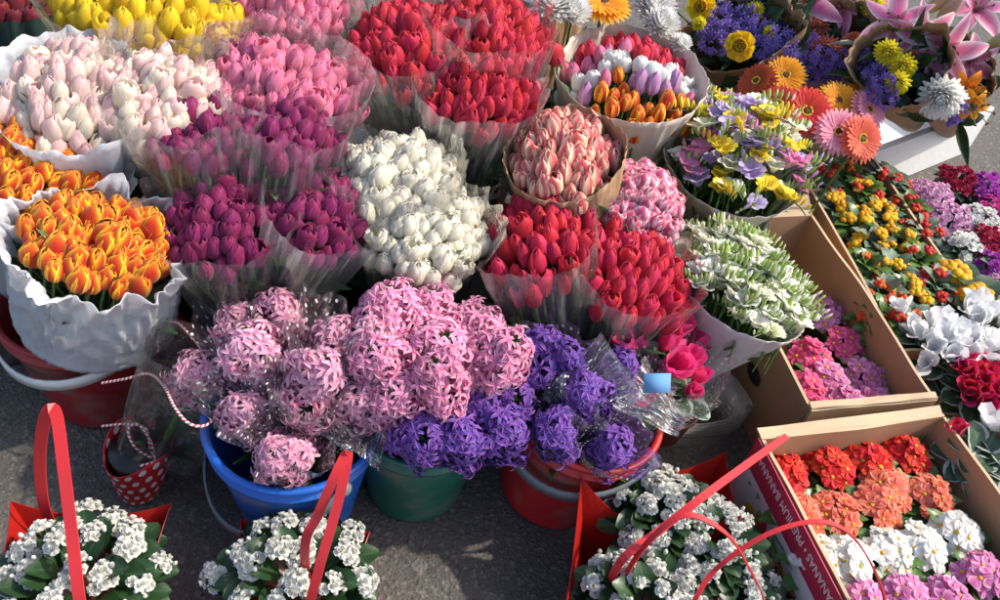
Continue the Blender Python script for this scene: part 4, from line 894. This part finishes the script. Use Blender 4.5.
def panel(mb, p0, p1, z0, z1, th, bow=.0, n=14, seed=0, hole=None, mat=0, wav=.004):
    """upright cardboard wall from p0 to p1, slightly bowed with a worn, uneven top edge"""
    p0, p1 = np.array(p0, float), np.array(p1, float); d = p1-p0; L = np.linalg.norm(d); d /= L; nrm = np.array([-d[1], d[0]])
    m = 5; V = []; A = []
    for side in (0, 1):
        for i in range(n+1):
            t = i/n; q = p0+d*L*t+nrm*(bow*math.sin(PI*t)+th*side)
            for j in range(m+1):
                s = j/m; zz = z0+(z1-z0)*s+(wav*noise.noise(Vector((t*4+seed, seed, 0))) if j == m else 0)
                w_ = .003*noise.noise(Vector((t*3+seed, s*2, 1)))*s
                V.append((q[0]+nrm[0]*w_, q[1]+nrm[1]*w_, zz)); A.append((s, t, 0))
    F = []; M = []; o = (n+1)*(m+1)
    for i in range(n):
        for j in range(m):
            a = i*(m+1)+j; b = a+m+1
            F.append((a, b, b+1, a+1)); M.append(0); F.append((o+a, o+a+1, o+b+1, o+b)); M.append(0)
        a = i*(m+1)+m; b = a+m+1; F.append((a, b, o+b, o+a)); M.append(1)
    for i in (0, n):
        for j in range(m):
            a = i*(m+1)+j; F.append((a, a+1, o+a+1, o+a)); M.append(1)
    mb.add(V, F, A, np.array(M))
def carton(label, org, rot, W, D, Hh, group='cardboard boxes of potted plants', bows=(0, 0, 0, 0), flap=None, hole=False):
    """org = near left corner; x runs along the near side, y away"""
    t = thing('cardboard_box', label, 'cardboard box', (org[0], org[1], .002), group); t.rotation_euler = (0, 0, rot); th = .006
    specs = [((0, 0), (W, 0)), ((W, .007), (W, D-.007)), ((W, D), (0, D)), ((0, D-.007), (0, .007))]
    for k, (a, b) in enumerate(specs):
        mb = MB(); panel(mb, a, b, 0, Hh, th, bows[k], seed=k*7.3+org[0]*10); o = link('side_panel', mb.mesh('side_panel', [CARD, CARD_E], False), t)
        if hole and k == 3:
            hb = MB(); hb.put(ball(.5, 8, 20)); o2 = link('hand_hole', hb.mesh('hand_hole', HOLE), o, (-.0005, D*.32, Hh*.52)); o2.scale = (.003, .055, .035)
    mb = MB(); mb.put(box(.008, W-.008, .008, D-.008, .003, .008)); link('bottom_panel', mb.mesh('bottom_panel', CARD, False), t)
    # a seam tape fold along the near rim
    for (a, b, zz, wd, ang) in (flap or []):
        mb = MB(); a = np.array(a, float); b = np.array(b, float); d = (b-a)/np.linalg.norm(b-a); nr = np.array([-d[1], d[0]]); n = 10; V = []
        for i in range(n+1):
            q = a+(b-a)*i/n
            for j in range(4):
                f = j/3; wv = .003*noise.noise(Vector((i*.4, j*.5, a[0]*5)))
                V.append((q[0]+nr[0]*f*wd*math.cos(ang), q[1]+nr[1]*f*wd*math.cos(ang), zz+f*wd*math.sin(ang)+wv))
        mb.add(V, grid_faces(n, 3)); o = link('flap', mb.mesh('flap', CARD_E, False), t); so_ = o.modifiers.new('t', 'SOLIDIFY'); so_.thickness = .004
    return t
# banana box (nearest)
RN = math.radians(21); exN = Vector((math.cos(RN), math.sin(RN), 0)); eyN = Vector((-math.sin(RN), math.cos(RN), 0))
WN, DN, HN = .375, .44, .22
bl = at(760, 437, HN); orgN = bl-eyN*DN
boxN = carton('cardboard box with a red printed side holding rows of red, coral, white and mauve primroses', orgN, RN, WN, DN, HN, bows=(0, -.006, .004, .004), flap=[((WN, DN-.004), (0, DN-.004), HN-.001, .02, 2.9)])
# printed band on its outer left wall (flat sheet just off the cardboard)
mb = MB(); mb.put(box(-.0040, -.0016, .0, DN, HN*.69, HN-.003)); lw_ = [c for c in boxN.children if c.name.startswith('side_panel')][3]
link('printed_band', mb.mesh('printed_band', PRINT_RED, False), boxN)
mb = MB(); mb.put(box(-.0040, -.0016, .0, DN, HN*.12, HN*.685)); link('printed_panel', mb.mesh('printed_panel', PRINT_W, False), boxN)
YP = plain('yellow_print', (.62, .40, .05), .5)
for i in range(4):
    mb = MB(); V, F, A, Mi = ball(.5, 8, 18); V = V*np.array([.003, .06, .045]); mb.put((V, F, A, Mi)); link('printed_spot', mb.mesh('printed_spot', YP), boxN, (-.004, .06+i*.10, HN*.40))
def text(s, parent, loc, rot, size, mat, nm='lettering'):
    cu = bpy.data.curves.new(nm, 'FONT'); cu.body = s; cu.size = size; cu.extrude = .0004; cu.align_x = 'LEFT'
    o = bpy.data.objects.new(nm, cu); COL.objects.link(o); bpy.context.view_layer.update()
    me = bpy.data.meshes.new_from_object(o.evaluated_get(bpy.context.evaluated_depsgraph_get())); bpy.data.objects.remove(o)
    me.materials.clear(); me.materials.append(mat); ob = link(nm, me, parent, loc); ob.rotation_euler = rot; return ob
# reads upwards-away along the left outer wall
LET = plain('pale_lettering', (.80, .62, .60), .5)
tx = text('PREMIUM BANANAS \u2022 PREMIUM BANANAS', boxN, (-.0046, DN-.375, HN*.91), (0, 0, 0), .024, LET)
tx.rotation_mode = 'QUATERNION'; tx.rotation_quaternion = Matrix(((0, 0, -1), (1, 0, 0), (0, -1, 0))).to_quaternion()
tx.scale = (.355/max(v.co.x for v in tx.data.vertices), 1, 1)
# middle box
RM = math.radians(19); eyM = Vector((-math.sin(RM), math.cos(RM), 0)); WM, DM, HM = .262, .53, .22
orgM = at(812, 417, HM)+Vector((0, .012, 0))
carton('cardboard box with an oval hand hole holding pink and magenta primroses beside the white freesias', orgM, RM, WM, DM, HM, bows=(0, -.004, .005, .004), flap=[((WM, DM-.004), (WM*.45, DM-.004), HM-.001, .05, 2.6), ((WM*.42, DM-.004), (0, DM-.004), HM-.001, .045, 2.2), ((0, .002), (WM, .002), HM+.001, .014, .1)], hole=True)
# far box of yellow and red plants
RC = math.radians(14); eyC = Vector((-math.sin(RC), math.cos(RC), 0)); WC, DC, HC = .235, .70, .20
pC = at(900, 352, HC); orgC = Vector((pC.x, pC.y, 0))
carton('long cardboard box holding orange, yellow and red bedding plants behind the middle box', orgC, RC, WC, DC, HC, bows=(0, -.004, .004, .004))
# boxes along the right edge
pD = at(1003, 492, .19)
carton('cardboard box at the right edge holding white and crimson cyclamens', orgN+exN*(WN+.014)+eyN*.06, RN, .30, .52, .18)
pE = orgC+Vector((math.cos(RC), math.sin(RC), 0))*(WC+.015)+eyC*.10
carton('cardboard box behind the cyclamens holding lilac, crimson and violet double flowers', pE, RC, .26, .50, .15)
# folded carton with red print leaning between the freesia cones and the far box
pF = at(752, 215, .12)
F_ = carton('empty cardboard box with a faded red print behind the middle box', (pF.x-.02, pF.y-.02, 0), RC+.1, .17, .30, .20)
hb = MB(); hb.put(ball(.5, 8, 22)); o2 = link('printed_mark', hb.mesh('printed_mark', plain('faded_red_print', (.34, .045, .025), .7, 20, .3)), F_, (.085, .30-.008, .12)); o2.scale = (.10, .003, .11)
# ------------------------------------------------------------------ primroses
def prm(nm, c, tip, edge=None, ea=0.): return variants(lambda: prim_t(.0165, 6), [petal_mat(nm, c, tip, edge, ea, hue=.01, var=.1), YEL_C], 'flower', 4)
PR_R = prm('red_primrose_petal', (.62, .02, .01), (.72, .03, .015)); PR_C = prm('coral_primrose_petal', (.76, .09, .03), (.82, .17, .08), (.86, .40, .28), .9)
PR_W = prm('white_primrose_petal', (.84, .84, .74), (.88, .88, .84)); PR_M = prm('mauve_primrose_petal', (.66, .10, .34), (.70, .18, .46), (.82, .50, .68), 1.)
PR_P = prm('magenta_primrose_petal', (.70, .03, .18), (.78, .07, .28), (.86, .30, .48), .7)
PLEAF = [leaf_t(.06, .034, .7, -.3, .25, .22, 8, 4).tmpl() for _ in range(4)]
def prim(label, px, py, z, heads, s=1., n=11, group='primroses in the banana box', R=.036):
    return plant('primrose', label, 'primrose', group, at(px, py, z), R, heads, n, 'flower', PLEAF, G_MID, 12, 1.0, s*1.1, h=.085, dome=.5, up=.6, lt=.1, flat=.55, hz=.004)
zN = .175
for lab, px, py, hd in [
    ('red primrose at the left end of the rear row in the banana box', 787, 468, PR_R), ('red primrose second from left in the rear row of the banana box', 832, 462, PR_R), ('red primrose second from right in the rear row of the banana box', 874, 458, PR_R), ('red primrose in the rear right corner of the banana box', 910, 448, PR_R),
    ('coral primrose at the left end of its row against the printed side', 805, 510, PR_C), ('coral primrose second from left in its row', 840, 508, PR_C), ('coral primrose second from right, just behind the white ones', 882, 500, PR_C), ('coral primrose at the back of its row below the red ones', 890, 482, PR_C), ('coral primrose at the right wall of the banana box', 934, 490, PR_C),
    ('white primrose at the left end of its row against the printed side', 822, 556, PR_W), ('white primrose second from left in its row', 852, 556, PR_W), ('white primrose in the middle of its row', 893, 548, PR_W), ('white primrose second from right in its row', 926, 541, PR_W), ('white primrose at the right end of its row', 962, 530, PR_W),
    ('mauve primrose at the left end of the nearest row', 868, 600, PR_M), ('mauve primrose in the middle of the nearest row', 910, 594, PR_M), ('mauve primrose second from right in the nearest row', 952, 597, PR_M), ('mauve primrose by the right wall of the banana box', 988, 572, PR_M)]:
    prim(lab, px, py, zN, hd, U(.95, 1.08), 12)
g5 = 'primroses in the middle box'
for lab, px, py, hd in [
    ('magenta primrose under the white freesias, left', 812, 350, PR_P), ('magenta primrose beside the right wall of the middle box', 846, 338, PR_P), ('magenta primrose furthest back in the middle box', 828, 308, PR_M),
    ('large flowered mauve primrose against the right wall of the middle box', 866, 370, PR_M), ('mauve primrose between two magenta ones in the middle box', 832, 374, PR_M), ('bright magenta primrose against the left rim of the middle box', 808, 382, PR_P),
    ('mauve primrose at the near wall of the middle box', 848, 398, PR_M), ('mauve primrose in the near right corner of the middle box', 880, 396, PR_M), ('crimson primrose in the near left corner of the middle box', 824, 408, PR_P)]:
    prim(lab, px, py, .15, hd, U(.98, 1.15), 8, g5)
# ------------------------------------------------------------------ far box: pouch flowers
PO_Y = variants(lambda: pouch_t(.0125), [petal_mat('yellow_pouch_petal', (.80, .42, .01), (.84, .50, .015), var=.05)], 'flower', 3)
PO_O = variants(lambda: pouch_t(.009), [petal_mat('orange_pouch_petal', (.76, .10, .015), (.80, .16, .02))], 'flower', 3)
PO_R = variants(lambda: pouch_t(.010), [petal_mat('red_pouch_petal', (.62, .02, .01), (.70, .04, .02))], 'flower', 3)
g6 = 'small bedding plants in the long far box'
for i, (px, py, c) in enumerate([(823, 175, 'ro'), (850, 168, 'or'), (840, 198, 'yy'), (868, 185, 'yr'), (893, 172, 'rr'), (862, 215, 'yy'), (886, 208, 'yr'), (912, 200, 'rr'), (878, 235, 'yy'), (903, 232, 'yy'), (925, 222, 'rr'), (872, 260, 'oo'), (898, 262, 'yy'), (925, 252, 'ro'), (888, 286, 'oo'), (912, 285, 'yo'), (942, 278, 'rr'), (890, 308, 'or'), (916, 312, 'oo')]):
    D_ = {'y': PO_Y, 'o': PO_O, 'r': PO_R}; nm = {'y': 'yellow', 'o': 'orange', 'r': 'red'}
    hd = D_[c[0]]*2+D_[c[1]]; both = nm[c[0]] if c[0] == c[1] else nm[c[0]]+' and '+nm[c[1]]
    side = ['left', 'middle', 'right', 'centre right', 'far right'][[0, 1, 0, 3, 2, 0, 3, 2, 0, 3, 2, 0, 1, 2, 0, 1, 4, 0, 1][i]]
    where = ['far end', 'far end', 'far half', 'far half', 'far half', 'rear part', 'rear part', 'rear part', 'middle part', 'middle part', 'middle part', 'near half', 'near half', 'near half', 'near part', 'near part', 'near part', 'near end', 'near end'][i]
    plant('bedding_plant', f'{both} pouch flowered plant, {where} of the far box, {side}', 'bedding plant', g6, at(px, py, .21), .048, hd, 6, 'flower', SLEAF, G_MID if i % 2 else G_GREY, 70, 1.35, .74, h=.05, dome=.4, up=.7, jit=.7)
# ------------------------------------------------------------------ double flowers behind
def dbl(nm, c, t, e=None): return variants(lambda: rosette_t(.017, (4, 6, 7), (1.4, 1.0, .45), .2), [petal_mat(nm, c, t, e, .8 if e else 0, var=.1, hue=.01)], 'flower', 3)
DB_L = dbl('lilac_petal', (.70, .34, .58), (.76, .44, .66), (.84, .62, .78)); DB_C = dbl('dark_crimson_petal', (.34, .008, .05), (.44, .015, .08)); DB_V = dbl('violet_petal', (.46, .05, .46), (.56, .10, .56)); DB_W = dbl('white_double_petal', (.82, .82, .78), (.87, .87, .85)); DB_M = dbl('hot_pink_petal', (.66, .04, .34), (.76, .10, .44))
g7 = 'double flowered plants in the rear right box'
for lab, px, py, hd, R, n in [
    ('lilac double flowered plant nearest the cardboard wall of the far box', 936, 190, DB_L, .065, 26), ('lilac double flowered plant in front of the first lilac one', 955, 212, DB_L, .06, 22), ('dark crimson double flowered plant behind the lilac ones', 962, 174, DB_C, .05, 16), ('violet double flowered plant at the right edge behind the white one', 992, 182, DB_V, .06, 22),
    ('hot pink double flowered plant at the right edge under the violet one', 1005, 205, DB_M, .05, 14), ('white double flowered plant between lilac and hot pink ones', 985, 215, DB_W, .055, 20), ('dark crimson double flowered plant in front of the white one', 990, 236, DB_C, .055, 18), ('small white double flowered plant above the yellow pouch flowers', 968, 242, DB_W, .035, 10),
    ('violet double flowered plant at the right edge, above the white cyclamens', 1004, 262, DB_V, .05, 14), ('lilac double flowered plant at the right edge touching the white cyclamens', 1006, 285, DB_L, .045, 12)]:
    plant('double_flowered_plant', lab, 'flowering plant', g7, at(px, py, .20), R, hd, n, 'flower', SLEAF, G_GREY, 40, 1.2, 1.05, h=.06, dome=.5, up=.6, jit=.5)
for lab, px, py in [('yellow pouch flowered plant with big round leaves, upper of the two', 958, 270), ('yellow pouch flowered plant with big round leaves, lower of the two', 980, 291)]:
    plant('yellow_pouch_plant', lab, 'flowering plant', 'yellow pouch flowered plants by the cyclamens', at(px, py, .21), .03, PO_Y, 5, 'flower', CLEAF, G_DARK, 14, 1.1, 1.25, h=.05)
# ------------------------------------------------------------------ cyclamens
CY_W = variants(lambda: cyclamen_t(.050), [petal_mat('white_cyclamen_petal', (.84, .84, .84), (.88, .88, .88), var=.03, streak=.06), G_STEM], 'flower', 4)
CY_C = variants(lambda: cyclamen_t(.042), [petal_mat('crimson_cyclamen_petal', (.50, .01, .06), (.62, .02, .10)), G_STEM], 'flower', 4)
g8 = 'cyclamens in the right edge box'
for lab, px, py, hd, n, R in [
    ('white cyclamen nearest the long far box', 948, 345, CY_W, 15, .055), ('white cyclamen at the right edge behind the crimson one', 992, 322, CY_W, 14, .055), ('white cyclamen squeezed between the other white one and the crimson one', 985, 352, CY_W, 9, .045),
    ('crimson cyclamen at the right edge', 990, 385, CY_C, 30, .055), ('white cyclamen by the near right edge, mostly grey leaves', 1012, 440, CY_W, 4, .05), ('leafy cyclamen behind the white ones with few flowers', 925, 322, CY_W, 2, .05), ('leafy cyclamen along the left wall below the crimson one', 990, 445, CY_C, 2, .06)]:
    plant('cyclamen', lab, 'cyclamen', g8, at(px, py, .215), R, hd, n, 'flower', CLEAF, G_CYC, 30, 1.0, .95, h=.075, dome=.35, up=.55, lt=.3)
# ------------------------------------------------------------------ kalanchoes in red carriers
KF = petal_mat('white_kalanchoe_petal', (.74, .74, .66), (.80, .80, .76), var=.05, streak=.08)
_r = [rosette_t(.0112, (4, 5, 5), (1.3, .9, .3), .1).tmpl() for _ in range(3)]
_b = ball(.0035, 5, 7, 1, 1, 1.5)
def cluster():
    mb = MB()
    for qx, qy in sun_disc(9, .5):
        if random.random() < .8: mb.put(random.choice(_r), frame((qx*.9, qy*.9, 1), U(0, 6)), (qx*.016, qy*.016, -.012*(qx*qx+qy*qy)+U(-.002, .003)))
        else: mb.put(_b, None, (qx*.021, qy*.021, 0))
        mb.put(tube([(0, 0, -.03), (qx*.018, qy*.018, -.004)], .0010, 4), mat=1)
    return mb
KAL = variants(cluster, [KF, G_STEM], 'flower_cluster', 6)
KLEAF = [leaf_t(.062, .046, .5, -.35, .2, .16, 8, 6, lambda t: max(.05, math.sin(PI*(.10+.88*t))**.7)).tmpl() for _ in range(5)]
RPAP = plain('red_carrier_film', (.50, .02, .015), .35, 10, .12, trans=.3); RSTR = plain('red_strap', (.62, .03, .035), .4, 10, .06, trans=.1)
def carrier(label, cx, cy_, rot, W, Hh, flare=.03, corner=.05, handles=()):
    t = thing('red_carrier', label, 'gift carrier', (cx, cy_, .003), 'red carriers with potted kalanchoes'); t.rotation_euler = (0, 0, rot)
    n = 12; V = []; A = []; m = 6
    cs = [(-1, -1), (1, -1), (1, 1), (-1, 1)]
    for j in range(m+1):
        s = j/m; w_ = W*(.72+.28*s)/2+flare*s*s*.5
        for k in range(4):
            a, b = cs[k], cs[(k+1) % 4]
            for i in range(n):
                f = i/n; x, y = a[0]+(b[0]-a[0])*f, a[1]+(b[1]-a[1])*f; c = abs(2*f-1)**2.2
                V.append((x*w_*(1+.12*c*s), y*w_*(1+.12*c*s), Hh*s+corner*c*s**2)); A.append((s, f, 0))
    mb = MB(); mb.add(V, grid_faces(m, 4*n, True), A); mb.put(box(-W*.35, W*.35, -W*.35, W*.35, .001, .004))
    o = link('carrier_body', mb.mesh('carrier_body', RPAP, False), t); so_ = o.modifiers.new('t', 'SOLIDIFY'); so_.thickness = .0012
    Mi = Matrix.Rotation(-rot, 3, 'Z')
    for pts, wd, *sv_ in handles:
        P = [Mi @ (at(*q)-Vector((cx, cy_, .003))) for q in pts]
        P = [Vector((P[0].x, P[0].y, .09))]+P+([Vector((P[-1].x, P[-1].y, .09))] if pts[-1][2] != .229 else [])
        ch = max((p-P[0] for p in P), key=lambda q: q.length); sd_ = ch.cross(Vector((0, 0, 1))).normalized()
        if sv_: sd_ = Mi @ Vector(sv_[0])
        mb = MB(); pth = smooth_path(P, 8); mb.put(strap(pth, wd, .0022, tuple(sd_))); link('handle', mb.mesh('handle', RSTR, False), t)
    return t
def kal(label, px, py, z, R, n, **k):
    return plant('kalanchoe', label, 'kalanchoe', 'white flowered kalanchoes', at(px, py, z), R, KAL, int(n*.66), 'flower_cluster', KLEAF, G_DARK, 80, .78, .95, h=.075, dome=.5, up=.62, lt=.25, jit=.45, hz=.008, **k)
cL = at(72, 578, .14); carrier('red carrier with an upright strap handle at the lower left corner', cL.x, cL.y, .2, .175, .13, corner=.02, handles=[([(44, 505, .18), (40, 455, .28), (46, 415, .36), (56, 414, .37), (64, 470, .33), (72, 535, .27), (82, 612, .2)], .016, (.95, .1, .1))])
kal('white kalanchoe in the red carrier at the lower left corner', 70, 560, .22, .115, 34)
cM = at(292, 580, .14); carrier('red carrier with a tall strap handle in front of the blue bucket', cM.x, cM.y, .1, .15, .11, corner=.01, handles=[([(308, 615, .2), (320, 565, .28), (336, 510, .34), (346, 468, .38), (347, 453, .39), (334, 478, .37), (318, 515, .32), (305, 545, .27)], .013)])
kal('white kalanchoe with many dark leaves in front of the blue bucket', 294, 558, .21, .12, 30)
cR = at(688, 520, .13); carrier('red carrier with flared corners beside the bright red bucket', cR.x, cR.y, .35, .165, .12, corner=.03, handles=[([(622, 560, .24), (660, 530, .27), (705, 495, .30), (750, 462, .27), (787, 436, .229)], .012)])
kal('white kalanchoe nearest the bright red bucket', 672, 500, .22, .085, 24); kal('white kalanchoe in the same carrier, nearest the banana box', 722, 528, .21, .08, 20)
cS = at(640, 600, .13); carrier('red carrier with one pointed red corner at the lower middle edge', cS.x, cS.y, -.05, .20, .15, corner=.075, handles=[([(625, 575, .2), (650, 540, .28), (685, 515, .32), (722, 530, .31), (745, 560, .27), (765, 610, .2)], .009)])
kal('white kalanchoe cut by the bottom edge in the middle', 652, 590, .21, .10, 26)
cT = at(752, 590, .10); carrier('red carrier against the printed side of the banana box', cT.x, cT.y, .3, .17, .12, corner=.03, handles=[([(688, 612, .2), (715, 570, .24), (770, 533, .29), (825, 522, .31), (862, 548, .29), (885, 612, .23)], .007)])
kal('white kalanchoe mostly hidden beside the banana box', 748, 585, .165, .065, 14)
# ------------------------------------------------------------------ hyacinth in a gift bag
C = at(197, 378, .27); B = at(140, 490, .004); a, u, v, L = basis(B, C); Bn, Cn, au, uu, vv = (np.array(q) for q in (B, C, a, u, v))
t = thing('gift_bag', 'clear gift bag with red and white string, dotted red base and a pink hyacinth', 'gift bag', B)
# dotted red base
m, N, Lk, P = newmat('red_dotted_paper'); at_ = N.new('ShaderNodeAttribute'); at_.attribute_name = 'pt'; sep = N.new('ShaderNodeSeparateColor'); Lk.new(at_.outputs['Color'], sep.inputs[0])
fy = math_(N, Lk, 'MULTIPLY', sep.outputs[0], 5.); row = math_(N, Lk, 'FLOOR', fy); fx = math_(N, Lk, 'ADD', math_(N, Lk, 'MULTIPLY', sep.outputs[1], 15.), math_(N, Lk, 'MULTIPLY', row, .5))
dx = math_(N, Lk, 'SUBTRACT', math_(N, Lk, 'FRACT', fx), .5); dy = math_(N, Lk, 'SUBTRACT', math_(N, Lk, 'FRACT', fy), .5)
ds = math_(N, Lk, 'LESS_THAN', math_(N, Lk, 'ADD', math_(N, Lk, 'MULTIPLY', dx, dx), math_(N, Lk, 'MULTIPLY', dy, dy)), .075)
Lk.new(mixc(N, Lk, ds, (.52, .015, .02), (.80, .74, .74)), P.inputs['Base Color']); P.inputs['Roughness'].default_value = .4; DOTRED = m
a2 = (a*.35+Vector((0, 0, .75))).normalized(); V = []; A = []; nth, nh = 72, 16
for i in range(nh+1):
    s = i/nh
    for k in range(nth):
        th = 2*PI*k/nth; r = .030+.024*s**.7; h = .125*s*(1+.16*math.cos(2*th+1.2)*s); V.append(a2*h+Vector((math.cos(th)*r, math.sin(th)*r, 0))); A.append((s, k/nth, 0))
mb = MB(); mb.add(V, grid_faces(nh, nth, True), A); o = link('dotted_base', mb.mesh('dotted_base', DOTRED), t); so_ = o.modifiers.new('t', 'SOLIDIFY'); so_.thickness = .001
mb = MB(); mb.put(lathe([(0, 0), (.026, 0), (.046, .10), (.046, .103), (0, .10)], 24)); mb.V = [q @ frame(a2).T for q in mb.V]; link('pot', mb.mesh('pot', B_BLACK), t, a2*.012)
link('flower_head', H_PK[1], t, C-B-a*.04, quat(a), 1.1)
mb = MB()
for i in range(6): mb.put(random.choice(HLEAF), frame(au) @ Rz(i*1.1), au*.055, U(.85, 1.1), rnd=random.random())
mb.put(tube([a*.05, C-B], .006, 6)); link('foliage', mb.mesh('foliage', G_DARK), t)
# flat sided clear bag
V = []; A = []; nth, nh = 80, 16
for i in range(nh+1):
    s = i/nh
    for k in range(nth):
        th = 2*PI*k/nth; c_, s_ = math.cos(th), math.sin(th); e = 5; q = (abs(c_)**e+abs(s_)**e)**(-1/e)
        r = .068+.022*s+.004*noise.noise(Vector((c_*3, s_*3, s*3)))
        V.append(a*(.12+(L-.07)*s)+u*c_*q*r*1.0+v*s_*q*r*.6); A.append((s, k/nth, 0))
mb = MB(); mb.add(V, grid_faces(nh, nth, True), A); link('film_bag', mb.mesh('film_bag', film_mat('bag_film', milk=.05, gloss=.2)), t)
m, N, Lk, P = newmat('red_white_string'); at_ = N.new('ShaderNodeAttribute'); at_.attribute_name = 'pt'; sep = N.new('ShaderNodeSeparateColor'); Lk.new(at_.outputs['Color'], sep.inputs[0])
tw = math_(N, Lk, 'GREATER_THAN', math_(N, Lk, 'FRACT', math_(N, Lk, 'ADD', math_(N, Lk, 'MULTIPLY', sep.outputs[0], 130.), math_(N, Lk, 'MULTIPLY', sep.outputs[1], 1.))), .45)
Lk.new(mixc(N, Lk, tw, (.60, .03, .06), (.82, .78, .76)), P.inputs['Base Color']); P.inputs['Roughness'].default_value = .8; STRING = m
def string(pts, nm='string'):
    mb = MB(); mb.put(tube(smooth_path([at(*q)-B for q in pts], 10), .0022, 6)); link(nm, mb.mesh(nm, STRING), t)
string([(102, 383, .20), (125, 379, .22), (148, 374, .24), (163, 385, .27), (175, 408, .29), (190, 424, .29), (208, 424, .28), (220, 405, .28), (222, 380, .28)])
string([(158, 352, .25), (160, 330, .29), (175, 322, .31), (190, 335, .31), (203, 352, .29)])
string([(102, 426, .15), (125, 424, .165), (145, 428, .17), (150, 448, .15), (155, 460, .13), (140, 466, .13)])
string([(152, 458, .135), (135, 447, .15), (128, 430, .17), (138, 424, .18), (150, 440, .16), (155, 458, .135)], 'bow')
